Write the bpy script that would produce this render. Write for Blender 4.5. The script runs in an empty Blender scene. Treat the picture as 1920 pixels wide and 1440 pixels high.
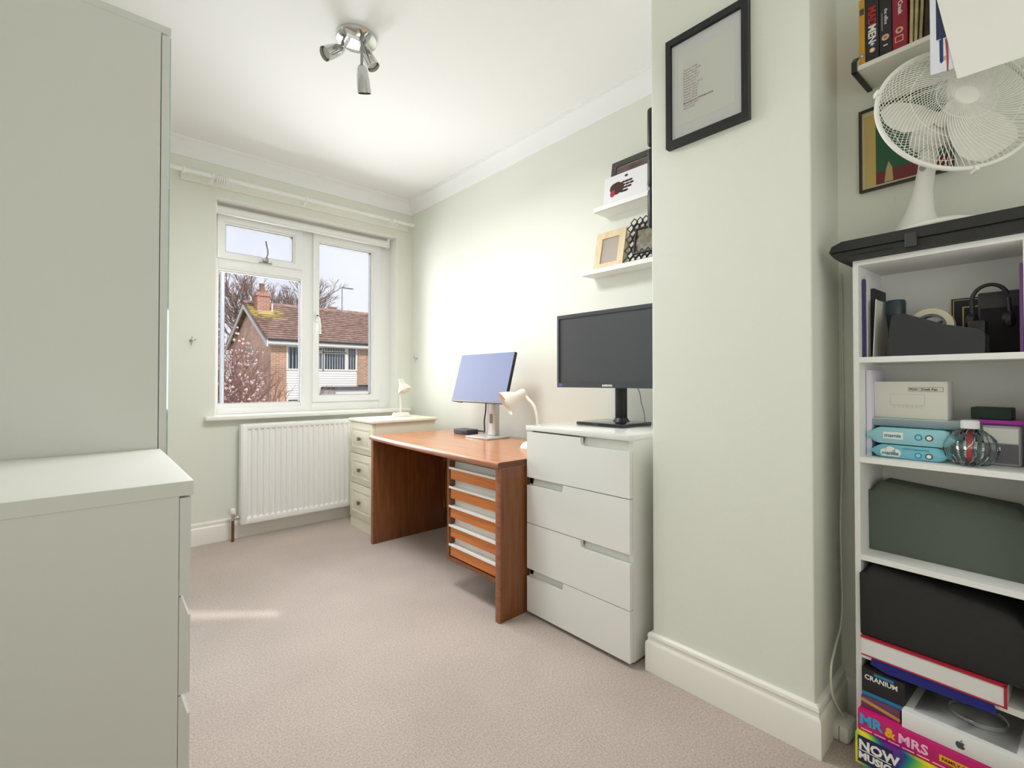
import bpy, bmesh, math, random
from mathutils import Vector, Matrix, Euler

# ------------------------------------------------------------------ camera
sc = bpy.context.scene
col = sc.collection
R = math.radians
YAW = math.atan2(795, 885)
cam_d = bpy.data.cameras.new('camera')
cam_d.sensor_width = 36.0
cam_d.lens = 885.0 / 1920.0 * 36.0
cam_d.shift_y = -(720 - 703.19) / 1920.0
cam_d.clip_start = 0.02
cam_d.clip_end = 400
cam = bpy.data.objects.new('camera', cam_d)
cam.location = (0, 0, 0.98)
cam.rotation_euler = (R(90.7), 0, -YAW)
col.objects.link(cam)
sc.camera = cam

# ------------------------------------------------------------------ world
def s2l(c):
    return tuple(((v / 255.0) / 12.92 if v / 255.0 <= 0.04045 else ((v / 255.0 + 0.055) / 1.055) ** 2.4) for v in c)

w = bpy.data.worlds.new('overcast_sky')
sc.world = w
w.use_nodes = True
nt = w.node_tree
nt.nodes.clear()
wo = nt.nodes.new('ShaderNodeOutputWorld')
wb = nt.nodes.new('ShaderNodeBackground')
tc = nt.nodes.new('ShaderNodeTexCoord')
nz = nt.nodes.new('ShaderNodeTexNoise')
nz.inputs['Scale'].default_value = 3.0
nz.inputs['Detail'].default_value = 6.0
rp = nt.nodes.new('ShaderNodeValToRGB')
rp.color_ramp.elements[0].position = 0.35
rp.color_ramp.elements[0].color = (*s2l((208, 214, 230)), 1)
rp.color_ramp.elements[1].position = 0.65
rp.color_ramp.elements[1].color = (*s2l((232, 235, 243)), 1)
nt.links.new(tc.outputs['Generated'], nz.inputs['Vector'])
nt.links.new(nz.outputs['Fac'], rp.inputs['Fac'])
nt.links.new(rp.outputs['Color'], wb.inputs['Color'])
nt.links.new(wb.outputs['Background'], wo.inputs['Surface'])
wb.inputs['Strength'].default_value = 0.77

# ------------------------------------------------------------------ lights
def light(name, kind, energy, loc, rot=None, target=None, color=(1, 1, 1), **kw):
    d = bpy.data.lights.new(name, kind)
    d.energy = energy
    d.color = color
    for k, v in kw.items():
        setattr(d, k, v)
    o = bpy.data.objects.new(name, d)
    o.location = loc
    if target is not None:
        o.rotation_euler = (Vector(target) - Vector(loc)).to_track_quat('-Z', 'Y').to_euler()
    elif rot:
        o.rotation_euler = rot
    col.objects.link(o)
    return o

# soft sun behind this house, on the front of the house opposite
light('sun', 'SUN', 1.55, (0, -10, 20), target=(-3.5, 10, 6), color=(1.0, 0.95, 0.88), angle=R(0.6))
# daylight coming in through the window
light('window_daylight', 'AREA', 58, (1.19, 3.82, 1.46), rot=(R(-90), 0, 0), color=(0.975, 0.985, 1.0),
      shape='RECTANGLE', size=1.5, size_y=1.6)
# added fill lamp behind the camera, aimed up at the ceiling
light('rear_fill', 'AREA', 6.0, (0.4, -0.85, 1.35), target=(0.75, 0.9, 2.4), color=(1.0, 0.99, 0.97),
      shape='RECTANGLE', size=1.5, size_y=1.3)

vs = sc.view_settings
vs.view_transform = 'Standard'
vs.look = 'None'
vs.exposure = 0.65
vs.gamma = 1.0
vs.use_curve_mapping = False
sc.cycles.sample_clamp_indirect = 3.0
sc.cycles.diffuse_bounces = 8
sc.cycles.max_bounces = 14
sc.cycles.transparent_max_bounces = 16

# ------------------------------------------------------------------ materials
MATS = {}
def mat(name, rgb, rough=0.5, metal=0.0, spec=0.5, bump=0.0, bscale=200.0, coat=0.0, var=0.0, vscale=6.0, alpha=None, trans=0.0, ior=1.45):
    if name in MATS:
        return MATS[name]
    m = bpy.data.materials.new(name)
    m.use_nodes = True
    t = m.node_tree
    b = t.nodes['Principled BSDF']
    c = s2l(rgb)
    b.inputs['Base Color'].default_value = (*c, 1)
    b.inputs['Roughness'].default_value = rough
    b.inputs['Metallic'].default_value = metal
    b.inputs['Specular IOR Level'].default_value = spec
    b.inputs['Coat Weight'].default_value = coat
    b.inputs['Coat Roughness'].default_value = 0.04
    b.inputs['Transmission Weight'].default_value = trans
    b.inputs['IOR'].default_value = ior
    tcn = t.nodes.new('ShaderNodeTexCoord')
    if var > 0:
        n = t.nodes.new('ShaderNodeTexNoise')
        n.inputs['Scale'].default_value = vscale
        n.inputs['Detail'].default_value = 4
        t.links.new(tcn.outputs['Object'], n.inputs['Vector'])
        r = t.nodes.new('ShaderNodeValToRGB')
        r.color_ramp.elements[0].position = 0.3
        r.color_ramp.elements[1].position = 0.7
        r.color_ramp.elements[0].color = tuple(max(0, x * (1 - var)) for x in c) + (1,)
        r.color_ramp.elements[1].color = tuple(min(1, x * (1 + var)) for x in c) + (1,)
        t.links.new(n.outputs['Fac'], r.inputs['Fac'])
        t.links.new(r.outputs['Color'], b.inputs['Base Color'])
    if bump > 0:
        n2 = t.nodes.new('ShaderNodeTexNoise')
        n2.inputs['Scale'].default_value = bscale
        n2.inputs['Detail'].default_value = 3
        t.links.new(tcn.outputs['Object'], n2.inputs['Vector'])
        bp = t.nodes.new('ShaderNodeBump')
        bp.inputs['Strength'].default_value = bump
        bp.inputs['Distance'].default_value = 0.01
        t.links.new(n2.outputs['Fac'], bp.inputs['Height'])
        t.links.new(bp.outputs['Normal'], b.inputs['Normal'])
    MATS[name] = m
    return m

def glass(name, tint=(1, 1, 1), refl=0.06):
    if name in MATS:
        return MATS[name]
    m = bpy.data.materials.new(name)
    m.use_nodes = True
    t = m.node_tree
    t.nodes.clear()
    o = t.nodes.new('ShaderNodeOutputMaterial')
    mx = t.nodes.new('ShaderNodeMixShader')
    tr = t.nodes.new('ShaderNodeBsdfTransparent')
    gl = t.nodes.new('ShaderNodeBsdfGlossy')
    fr = t.nodes.new('ShaderNodeFresnel')
    fr.inputs['IOR'].default_value = 1.3 if refl < .1 else 1.5
    tr.inputs['Color'].default_value = (*tint, 1)
    gl.inputs['Roughness'].default_value = 0.02
    t.links.new(fr.outputs['Fac'], mx.inputs['Fac'])
    t.links.new(tr.outputs['BSDF'], mx.inputs[1])
    t.links.new(gl.outputs['BSDF'], mx.inputs[2])
    t.links.new(mx.outputs['Shader'], o.inputs['Surface'])
    MATS[name] = m
    return m

def wood(name, c1, c2, axis='X', scale=6.0, rough=0.35, coat=0.15, stretch=14.0):
    if name in MATS:
        return MATS[name]
    m = bpy.data.materials.new(name)
    m.use_nodes = True
    t = m.node_tree
    b = t.nodes['Principled BSDF']
    b.inputs['Roughness'].default_value = rough
    b.inputs['Coat Weight'].default_value = coat
    b.inputs['Coat Roughness'].default_value = 0.12
    tcn = t.nodes.new('ShaderNodeTexCoord')
    mp = t.nodes.new('ShaderNodeMapping')
    s = [stretch, stretch, stretch]
    s['XYZ'.index(axis)] = 0.9
    mp.inputs['Scale'].default_value = s
    n = t.nodes.new('ShaderNodeTexNoise')
    n.inputs['Scale'].default_value = scale
    n.inputs['Detail'].default_value = 6
    n.inputs['Distortion'].default_value = 0.6
    r = t.nodes.new('ShaderNodeValToRGB')
    r.color_ramp.elements[0].position = 0.32
    r.color_ramp.elements[1].position = 0.68
    r.color_ramp.elements[0].color = (*s2l(c1), 1)
    r.color_ramp.elements[1].color = (*s2l(c2), 1)
    t.links.new(tcn.outputs['Object'], mp.inputs['Vector'])
    t.links.new(mp.outputs['Vector'], n.inputs['Vector'])
    t.links.new(n.outputs['Fac'], r.inputs['Fac'])
    t.links.new(r.outputs['Color'], b.inputs['Base Color'])
    MATS[name] = m
    return m

def brick_mat(name, c1, c2, mortar, rot=(0, 0, 0), scale=1.0):
    if name in MATS:
        return MATS[name]
    m = bpy.data.materials.new(name)
    m.use_nodes = True
    t = m.node_tree
    b = t.nodes['Principled BSDF']
    b.inputs['Roughness'].default_value = 0.9
    tcn = t.nodes.new('ShaderNodeTexCoord')
    mp = t.nodes.new('ShaderNodeMapping')
    mp.inputs['Rotation'].default_value = rot
    k = t.nodes.new('ShaderNodeTexBrick')
    k.inputs['Color1'].default_value = (*s2l(c1), 1)
    k.inputs['Color2'].default_value = (*s2l(c2), 1)
    k.inputs['Mortar'].default_value = (*s2l(mortar), 1)
    k.inputs['Scale'].default_value = scale
    k.inputs['Mortar Size'].default_value = 0.010
    k.inputs['Brick Width'].default_value = 0.225
    k.inputs['Row Height'].default_value = 0.075
    n = t.nodes.new('ShaderNodeTexNoise')
    n.inputs['Scale'].default_value = 1.3
    n.inputs['Detail'].default_value = 5
    mx = t.nodes.new('ShaderNodeMix')
    mx.data_type = 'RGBA'
    mx.blend_type = 'MULTIPLY'
    mx.inputs['Factor'].default_value = 0.45
    t.links.new(tcn.outputs['Object'], mp.inputs['Vector'])
    t.links.new(mp.outputs['Vector'], k.inputs['Vector'])
    t.links.new(tcn.outputs['Object'], n.inputs['Vector'])
    t.links.new(k.outputs['Color'], mx.inputs[6])
    r = t.nodes.new('ShaderNodeValToRGB')
    r.color_ramp.elements[0].position = 0.35
    r.color_ramp.elements[0].color = (0.45, 0.42, 0.42, 1)
    r.color_ramp.elements[1].position = 0.6
    r.color_ramp.elements[1].color = (1, 1, 1, 1)
    t.links.new(n.outputs['Fac'], r.inputs['Fac'])
    t.links.new(r.outputs['Color'], mx.inputs[7])
    t.links.new(mx.outputs[2], b.inputs['Base Color'])
    MATS[name] = m
    return m

def carpet_mat():
    m = bpy.data.materials.new('carpet')
    m.use_nodes = True
    t = m.node_tree
    b = t.nodes['Principled BSDF']
    b.inputs['Roughness'].default_value = 1.0
    b.inputs['Specular IOR Level'].default_value = 0.05
    b.inputs['Sheen Weight'].default_value = 0.15
    tcn = t.nodes.new('ShaderNodeTexCoord')
    n = t.nodes.new('ShaderNodeTexNoise')
    n.inputs['Scale'].default_value = 170
    n.inputs['Detail'].default_value = 8
    n.inputs['Roughness'].default_value = 0.85
    n2 = t.nodes.new('ShaderNodeTexNoise')
    n2.inputs['Scale'].default_value = 3.0
    n2.inputs['Detail'].default_value = 3
    r = t.nodes.new('ShaderNodeValToRGB')
    r.color_ramp.elements[0].position = 0.36
    r.color_ramp.elements[0].color = (*s2l((162, 147, 139)), 1)
    r.color_ramp.elements[1].position = 0.62
    r.color_ramp.elements[1].color = (*s2l((222, 208, 200)), 1)
    r2 = t.nodes.new('ShaderNodeValToRGB')
    r2.color_ramp.elements[0].position = 0.3
    r2.color_ramp.elements[0].color = (0.88, 0.88, 0.88, 1)
    r2.color_ramp.elements[1].position = 0.7
    r2.color_ramp.elements[1].color = (1, 1, 1, 1)
    mx = t.nodes.new('ShaderNodeMix')
    mx.data_type = 'RGBA'
    mx.blend_type = 'MULTIPLY'
    mx.inputs['Factor'].default_value = 1.0
    bp = t.nodes.new('ShaderNodeBump')
    bp.inputs['Strength'].default_value = 0.5
    bp.inputs['Distance'].default_value = 0.004
    for q in (n, n2):
        t.links.new(tcn.outputs['Object'], q.inputs['Vector'])
    t.links.new(n.outputs['Fac'], r.inputs['Fac'])
    t.links.new(n2.outputs['Fac'], r2.inputs['Fac'])
    t.links.new(r.outputs['Color'], mx.inputs[6])
    t.links.new(r2.outputs['Color'], mx.inputs[7])
    t.links.new(mx.outputs[2], b.inputs['Base Color'])
    t.links.new(n.outputs['Fac'], bp.inputs['Height'])
    t.links.new(bp.outputs['Normal'], b.inputs['Normal'])
    return m

WALL = mat('sage_wall_paint', (230, 232, 223), 0.75, bump=0.05, bscale=300)
CEIL = mat('white_ceiling_paint', (243, 244, 245), 0.85)
GLOSSW = mat('white_woodwork', (242, 240, 234), 0.35)
UPVC = mat('white_upvc', (240, 241, 240), 0.3)
CARPET = carpet_mat()
PANE = glass('window_glass')
WHITE = mat('white_paint', (240, 240, 238), 0.45)
WLAM = mat('white_laminate', (232, 232, 226), 0.4)
WGLOSS = mat('white_high_gloss', (238, 238, 236), 0.12, coat=0.6)
BLACK = mat('black_plastic', (30, 31, 33), 0.4)
CHROME = mat('chrome', (205, 205, 205), 0.08, metal=1.0)
STEEL = mat('brushed_steel', (196, 194, 190), 0.3, metal=1.0)
INK = mat('dark_ink', (40, 38, 40), 0.6)
WPRINT = mat('white_print', (240, 238, 232), 0.6)

# ------------------------------------------------------------------ mesh helpers
def new_bm():
    return bmesh.new()

def box(bm, x0, x1, y0, y1, z0, z1, bev=0.0, seg=2, mtx=None):
    vs_ = [bm.verts.new((x, y, z)) for x in (x0, x1) for y in (y0, y1) for z in (z0, z1)]
    idx = [(0, 1, 3, 2), (4, 6, 7, 5), (0, 4, 5, 1), (2, 3, 7, 6), (0, 2, 6, 4), (1, 5, 7, 3)]
    fs = [bm.faces.new([vs_[i] for i in f]) for f in idx]
    if bev > 0:
        es = list({e for f in fs for e in f.edges})
        r = bmesh.ops.bevel(bm, geom=es, offset=bev, segments=seg, profile=0.5, affect='EDGES')
        vs_ = list({v for f in r['faces'] for v in f.verts} | {v for v in vs_ if v.is_valid})
    if mtx is not None:
        bmesh.ops.transform(bm, matrix=mtx, verts=vs_)
    return vs_

def prism(bm, poly, axis, a, b, mtx=None):
    """extrude a 2-D polygon; axis 'x': poly=(y,z), 'y': poly=(x,z), 'z': poly=(x,y)"""
    def P(p, t):
        return {'x': (t, p[0], p[1]), 'y': (p[0], t, p[1]), 'z': (p[0], p[1], t)}[axis]
    A_ = [bm.verts.new(P(p, a)) for p in poly]
    B_ = [bm.verts.new(P(p, b)) for p in poly]
    n = len(poly)
    bm.faces.new(A_[::-1])
    bm.faces.new(B_)
    for i in range(n):
        bm.faces.new((A_[i], A_[(i + 1) % n], B_[(i + 1) % n], B_[i]))
    if mtx is not None:
        bmesh.ops.transform(bm, matrix=mtx, verts=A_ + B_)
    return A_ + B_

def tube(bm, pts, r, seg=8, cap=True, r_end=None):
    pts = [Vector(p) for p in pts]
    n = len(pts)
    rings = []
    prev = None
    for i, p in enumerate(pts):
        d = (pts[min(i + 1, n - 1)] - pts[max(i - 1, 0)])
        if d.length < 1e-9:
            d = Vector((0, 0, 1))
        d.normalize()
        if prev is None:
            a = d.orthogonal().normalized()
        else:
            a = (prev - d * prev.dot(d))
            a = a.normalized() if a.length > 1e-6 else d.orthogonal().normalized()
        prev = a
        b = d.cross(a)
        rr = r if r_end is None else r + (r_end - r) * i / max(1, n - 1)
        rings.append([bm.verts.new(p + (a * math.cos(2 * math.pi * k / seg) + b * math.sin(2 * math.pi * k / seg)) * rr) for k in range(seg)])
    for i in range(n - 1):
        for k in range(seg):
            bm.faces.new((rings[i][k], rings[i][(k + 1) % seg], rings[i + 1][(k + 1) % seg], rings[i + 1][k]))
    if cap:
        bm.faces.new(rings[0][::-1])
        bm.faces.new(rings[-1])
    return [v for q in rings for v in q]

def lathe(bm, prof, seg=24, mtx=None, cap=True):
    rings = []
    for (r, z) in prof:
        rings.append([bm.verts.new((r * math.cos(2 * math.pi * k / seg), r * math.sin(2 * math.pi * k / seg), z)) for k in range(seg)])
    for i in range(len(rings) - 1):
        for k in range(seg):
            bm.faces.new((rings[i][k], rings[i][(k + 1) % seg], rings[i + 1][(k + 1) % seg], rings[i + 1][k]))
    if cap:
        bm.faces.new(rings[0][::-1])
        bm.faces.new(rings[-1])
    vs_ = [v for q in rings for v in q]
    if mtx is not None:
        bmesh.ops.transform(bm, matrix=mtx, verts=vs_)
    return vs_

def torus(bm, R1, r, seg=32, rs=8, mtx=None):
    rings = []
    for i in range(seg):
        a = 2 * math.pi * i / seg
        rings.append([bm.verts.new(((R1 + r * math.cos(2 * math.pi * k / rs)) * math.cos(a), (R1 + r * math.cos(2 * math.pi * k / rs)) * math.sin(a), r * math.sin(2 * math.pi * k / rs))) for k in range(rs)])
    for i in range(seg):
        q, p = rings[i], rings[(i + 1) % seg]
        for k in range(rs):
            bm.faces.new((q[k], p[k], p[(k + 1) % rs], q[(k + 1) % rs]))
    vs_ = [v for q in rings for v in q]
    if mtx is not None:
        bmesh.ops.transform(bm, matrix=mtx, verts=vs_)
    return vs_

def frame_ring(bm, outer, inner, axis, a, b):
    """rectangular frame: outer/inner=(p0,p1,q0,q1) in the plane, extruded along axis"""
    (a0, a1, b0, b1), (c0, c1, d0, d1) = outer, inner
    for poly in ([(a0, b0), (c0, d0), (c0, d1), (a0, b1)], [(c1, d0), (a1, b0), (a1, b1), (c1, d1)],
                 [(a0, b0), (a1, b0), (c1, d0), (c0, d0)], [(c0, d1), (c1, d1), (a1, b1), (a0, b1)]):
        prism(bm, poly, axis, a, b)

def spline(pts, n=8):
    """Catmull-Rom through points"""
    P = [Vector(p) for p in pts]
    P = [2 * P[0] - P[1]] + P + [2 * P[-1] - P[-2]]
    out = []
    for i in range(1, len(P) - 2):
        for k in range(n):
            t = k / n
            out.append(0.5 * ((2 * P[i]) + (P[i + 1] - P[i - 1]) * t + (2 * P[i - 1] - 5 * P[i] + 4 * P[i + 1] - P[i + 2]) * t * t + (3 * P[i] - P[i - 1] - 3 * P[i + 1] + P[i + 2]) * t ** 3))
    out.append(P[-2])
    return out

def rmat(o, right, up):
    r = Vector(right).normalized()
    u = Vector(up).normalized()
    n = r.cross(u)
    return Matrix(((r.x, u.x, n.x, o[0]), (r.y, u.y, n.y, o[1]), (r.z, u.z, n.z, o[2]), (0, 0, 0, 1)))

def zmat(o, d):
    """matrix with local Z along d"""
    q = Vector(d).normalized().to_track_quat('Z', 'Y').to_matrix().to_4x4()
    return Matrix.Translation(Vector(o)) @ q

def world_mtx(o):
    m = Matrix.Translation(o.location) @ o.rotation_euler.to_matrix().to_4x4()
    return (world_mtx(o.parent) @ m) if o.parent else m

def obj(name, bm, m, parent=None, smooth=None, world=False, mats=None):
    """link a bmesh as one mesh object. world=True: coordinates are given in the world"""
    bmesh.ops.recalc_face_normals(bm, faces=bm.faces[:])
    if parent is not None and world:
        bm.transform(world_mtx(parent).inverted())
    me = bpy.data.meshes.new(name)
    bm.to_mesh(me)
    bm.free()
    me.materials.append(m)
    if smooth is not None:
        me.polygons.foreach_set('use_smooth', [True] * len(me.polygons))
        me.set_sharp_from_angle(angle=R(smooth))
    o = bpy.data.objects.new(name, me)
    col.objects.link(o)
    if parent is not None:
        o.parent = parent
    return o

def tag(o, label, cat, group=None):
    o['label'] = label
    o['category'] = cat
    if group:
        o['group'] = group
    return o

def thing(name, label, cat, loc=(0, 0, 0), rotz=0.0, group=None):
    o = bpy.data.objects.new(name, None)
    o.empty_display_size = 0.05
    col.objects.link(o)
    o.location = loc
    o.rotation_euler = (0, 0, rotz)
    return tag(o, label, cat, group)

def struct(name, bm, m, parent=None, smooth=None):
    o = obj(name, bm, m, parent, smooth)
    if parent is None:
        o['kind'] = 'structure'
    return o

def single(name, bm, m, label, cat, loc, rotz=0.0, group=None, smooth=None, world=False):
    """a thing of one mesh; coordinates local to loc unless world"""
    M = Matrix.Translation(Vector(loc)) @ Matrix.Rotation(rotz, 4, 'Z')
    if world:
        bm.transform(M.inverted())
    o = obj(name, bm, m, None, smooth)
    o.location = loc
    o.rotation_euler = (0, 0, rotz)
    return tag(o, label, cat, group)

def text(name, s, size, m, parent, mtx, ext=0.0004, align='LEFT', sx=1.0, world=False, bold=0.0):
    c = bpy.data.curves.new('txt', 'FONT')
    c.body = s
    c.size = size
    c.align_x = align
    c.extrude = ext
    c.offset = bold
    c.resolution_u = 2
    t = bpy.data.objects.new('txt', c)
    col.objects.link(t)
    bpy.context.view_layer.update()
    me = bpy.data.meshes.new_from_object(t.evaluated_get(bpy.context.evaluated_depsgraph_get()))
    bpy.data.objects.remove(t)
    bpy.data.curves.remove(c)
    M = mtx @ Matrix.Diagonal((sx, 1, 1, 1))
    if world and parent is not None:
        M = world_mtx(parent).inverted() @ M
    me.transform(M)
    me.materials.clear()
    me.materials.append(m)
    me.name = name
    o = bpy.data.objects.new(name, me)
    col.objects.link(o)
    o.parent = parent
    return o

def copy_thing(root, loc, rotz=None, label=None):
    r = root.copy()
    col.objects.link(r)
    r.location = loc
    if rotz is not None:
        r.rotation_euler = (0, 0, rotz)
    if label:
        r['label'] = label
    for ch in list(root.children):
        c = ch.copy()
        col.objects.link(c)
        c.parent = r
        for g in ch.children:
            d = g.copy()
            col.objects.link(d)
            d.parent = c
    return r

# ------------------------------------------------------------------ room shell
XL, XR, YW, YR, H = -0.36, 1.93, 3.36, -0.95, 2.40
XC, CY0, CY1 = 1.433, 0.40, 0.879          # chimney breast
PC = Vector((1.69, 0.40, 0))               # inner corner of the right alcove
ALR = R(176)                               # alcove frame: local x = out of the wall, local y = towards the viewer
MA = Matrix.Translation(PC) @ Matrix.Rotation(ALR, 4, 'Z')
def A(v, u, z):
    return MA @ Vector((v, u, z))
RX0, RX1, RZ0, RZ1 = 0.575, 1.803, 0.765, 2.112   # window reveal
YF = 3.49                                  # front plane of the window frame

bm = new_bm(); box(bm, XL - .1, 2.05, YR - .1, YW + .25, -.06, 0); struct('floor', bm, CARPET)
bm = new_bm(); box(bm, XL - .1, 2.05, YR, YW + .25, H, H + .1); struct('ceiling', bm, CEIL)
bm = new_bm()
box(bm, XL - .1, RX0, YW, YW + .25, 0, H)
box(bm, RX1, 2.05, YW, YW + .25, 0, H)
box(bm, RX0, RX1, YW, YW + .25, 0, RZ0 - .03)
box(bm, RX0, RX1, YW, YW + .25, RZ1, H)
struct('wall_back', bm, WALL)
bm = new_bm(); box(bm, XR, XR + .12, CY1 - .1, YW, 0, H); struct('wall_right', bm, WALL)
bm = new_bm(); box(bm, XC, XR + .12, CY0, CY1, 0, H, .004); struct('wall_chimney', bm, WALL)
bm = new_bm(); box(bm, -.1, 0, -.0, 1.36, 0, H, mtx=MA); struct('wall_alcove', bm, WALL)
bm = new_bm(); box(bm, XL - .1, XL, YR, YW, 0, H); struct('wall_left', bm, WALL)
bm = new_bm()                                             # rear wall with an added slot shaped to throw the sun strip
fo = [(XL - .1, 0), (2.05, 0), (2.05, H), (XL - .1, H)]
fi = [(.859, 2.317), (1.137, 2.149), (1.168, 2.191), (.899, 2.392)]
for k in range(4):
    prism(bm, [fo[k], fo[(k + 1) % 4], fi[(k + 1) % 4], fi[k]], 'y', YR - .02, YR)
struct('wall_rear', bm, WALL)

def sweep(path, prof, side=1):
    """mitred sweep; path = 2-D points with the room on the right; returns one bmesh per segment"""
    P = [Vector((p[0], p[1])) for p in path]
    n = len(P)
    offs = []
    for i in range(n):
        ns = []
        if i > 0:
            d = (P[i] - P[i - 1]).normalized(); ns.append(Vector((d.y, -d.x)))
        if i < n - 1:
            d = (P[i + 1] - P[i]).normalized(); ns.append(Vector((d.y, -d.x)))
        if len(ns) == 1:
            offs.append(ns[0])
        else:
            m_ = (ns[0] + ns[1]).normalized()
            offs.append(m_ / max(0.2, m_.dot(ns[0])))
    out = []
    for i in range(n - 1):
        bm = new_bm()
        a = [bm.verts.new((P[i].x + offs[i].x * d, P[i].y + offs[i].y * d, z)) for d, z in prof]
        b = [bm.verts.new((P[i + 1].x + offs[i + 1].x * d, P[i + 1].y + offs[i + 1].y * d, z)) for d, z in prof]
        k = len(prof)
        for j in range(k):
            bm.faces.new((a[j], a[(j + 1) % k], b[(j + 1) % k], b[j]))
        bm.faces.new(a)
        bm.faces.new(b[::-1])
        out.append(bm)
    return out

ae = A(0, 1.3, 0)
PATH = [(XL, YR), (XL, YW), (XR, YW), (XR, CY1), (XC, CY1), (XC, CY0), (PC.x, CY0), (ae.x, ae.y)]
COV = [(0, H), (0, 2.306), (.008, 2.306), (.011, 2.322), (.018, 2.345), (.030, 2.366), (.046, 2.381), (.056, 2.385), (.056, 2.391), (.066, 2.391), (.068, H)]
SKT = [(0, 0), (.019, 0), (.019, .092), (.017, .098), (.013, .103), (.012, .112), (.014, .117), (.012, .125), (.006, .129), (0, .129)]
for i, bm in enumerate(sweep(PATH, COV)):
    struct('trim_%d' % (i + 1), bm, CEIL, smooth=40)
for nme, bm in zip(('left', 'back', 'right', 'chimney_inner', 'chimney', 'chimney_outer', 'alcove'), sweep(PATH, SKT)):
    struct('baseboard_' + nme, bm, GLOSSW, smooth=30)

# ------------------------------------------------------------------ window
win = bpy.data.objects.new('window_1', None); col.objects.link(win); win.location = (RX0, YF, RZ0); win['kind'] = 'structure'
fy0, fy1 = YF, YF + .06
bm = new_bm()                                             # fixed outer frame, mullion and transom
box(bm, RX0, .613, fy0, fy1, RZ0, RZ1, .003)
box(bm, 1.715, RX1, fy0, fy1, RZ0, RZ1, .003)
box(bm, .613, 1.126, fy0, fy1, RZ0, .802, .003)
box(bm, 1.198, 1.715, fy0, fy1, RZ0, .832, .003)
box(bm, .613, 1.715, fy0, fy1, 2.044, RZ1, .003)
box(bm, 1.122, 1.204, fy0, fy1, RZ0, 2.044, .003)
box(bm, .613, 1.122, fy0, fy1, 1.703, 1.770, .003)
obj('window_frame', bm, UPVC, win, 30, True)
bm = new_bm(); frame_ring(bm, (.613, 1.126, .800, 1.705), (.618, 1.121, .832, 1.690), 'y', fy0 + .012, fy1); obj('glazing_bead', bm, UPVC, win, 30, True)
def sash(name, x0, x1, z0, z1, gx0, gx1, gz0, gz1):
    bm = new_bm()
    frame_ring(bm, (x0, x1, z0, z1), (gx0 - .012, gx1 + .012, gz0 - .012, gz1 + .012), 'y', fy0 - .014, fy1 - .01)
    frame_ring(bm, (gx0 - .012, gx1 + .012, gz0 - .012, gz1 + .012), (gx0, gx1, gz0, gz1), 'y', fy0 - .004, fy1 - .01)
    s = obj(name, bm, UPVC, win, 30, True)
    bm = new_bm(); frame_ring(bm, (gx0 - .001, gx1 + .001, gz0 - .001, gz1 + .001), (gx0 + .003, gx1 - .003, gz0 + .003, gz1 - .003), 'y', fy0 + .003, fy0 + .0465)
    obj('gasket', bm, mat('dark_gasket', (60, 60, 64), .6), s, None, True)
    bm = new_bm(); box(bm, gx0 - .005, gx1 + .005, fy0 + .046, fy0 + .049, gz0 - .005, gz1 + .005)
    obj('pane', bm, PANE, s, None, True)
    return s
v_s = sash('vent_sash', .606, 1.126, 1.766, 2.050, .652, 1.064, 1.812, 1.990)
r_s = sash('casement_sash', 1.200, 1.719, .829, 2.046, 1.246, 1.650, .876, 1.983)
bm = new_bm(); box(bm, .612, 1.124, fy0 + .054, fy0 + .058, .828, 1.694); obj('pane', bm, PANE, win, None, True)
bm = new_bm(); frame_ring(bm, (.617, 1.122, .831, 1.691), (.620, 1.119, .834, 1.688), 'y', fy0 + .014, fy0 + .054); obj('gasket', bm, MATS['dark_gasket'], win, None, True)
bm = new_bm()                                             # vent stay handle
box(bm, .845, .925, fy0 - .024, fy0 - .014, 1.770, 1.778, .002)
box(bm, .868, .898, fy0 - .04, fy0 - .014, 1.778, 1.806, .003)
tube(bm, [(.885, fy0 - .034, 1.80), (.894, fy0 - .038, 1.83), (.892, fy0 - .040, 1.86), (.880, fy0 - .042, 1.915)], .0065, 8)
obj('handle', bm, mat('worn_metal', (150, 150, 148), .35, metal=.7), v_s, 40, True)
bm = new_bm()                                             # casement handle
box(bm, 1.212, 1.234, fy0 - .030, fy0 - .014, 1.405, 1.475, .003)
tube(bm, [(1.223, fy0 - .036, 1.44), (1.232, fy0 - .046, 1.43), (1.238, fy0 - .048, 1.38), (1.240, fy0 - .046, 1.32)], .008, 8)
obj('handle', bm, UPVC, r_s, 40, True)
bm = new_bm(); tube(bm, [(1.224, fy0 - .030, 1.448), (1.224, fy0 - .042, 1.448)], .006, 10)
obj('key_lock', bm, BLACK, r_s, 40, True)
bm = new_bm(); box(bm, .523, 1.90, YW - .048, YF + .01, RZ0 - .028, RZ0, .007, 3)
struct('trim_20', bm, GLOSSW, smooth=30)                   # window board
# white plaster reveal lining
bm = new_bm()
box(bm, RX1 - .004, RX1, YW + .001, YF, RZ0, RZ1)
box(bm, RX0, RX1, YW + .001, YF, RZ1 - .004, RZ1)
box(bm, RX0, RX0 + .004, YW + .001, YF, RZ0, RZ1)
struct('trim_21', bm, mat('white_plaster', (243, 243, 238), .7))

# rolled-up roller blind
t = thing('roller_blind', 'rolled up white roller blind across the top of the window', 'blind', (1.17, 3.44, 2.03))
bm = new_bm(); tube(bm, [(.592, 3.440, 2.060), (1.752, 3.440, 2.060)], .026, 20); obj('roll', bm, WHITE, t, 40, True)
for x in (.586, 1.756):
    bm = new_bm(); box(bm, x - .006, x + .006, 3.405, 3.475, 2.026, 2.098, .004); obj('end_bracket', bm, UPVC, t, 30, True)
bm = new_bm(); box(bm, .60, 1.745, 3.416, 3.424, 2.030, 2.044, .003); obj('bottom_bar', bm, UPVC, t, 30, True)

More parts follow.
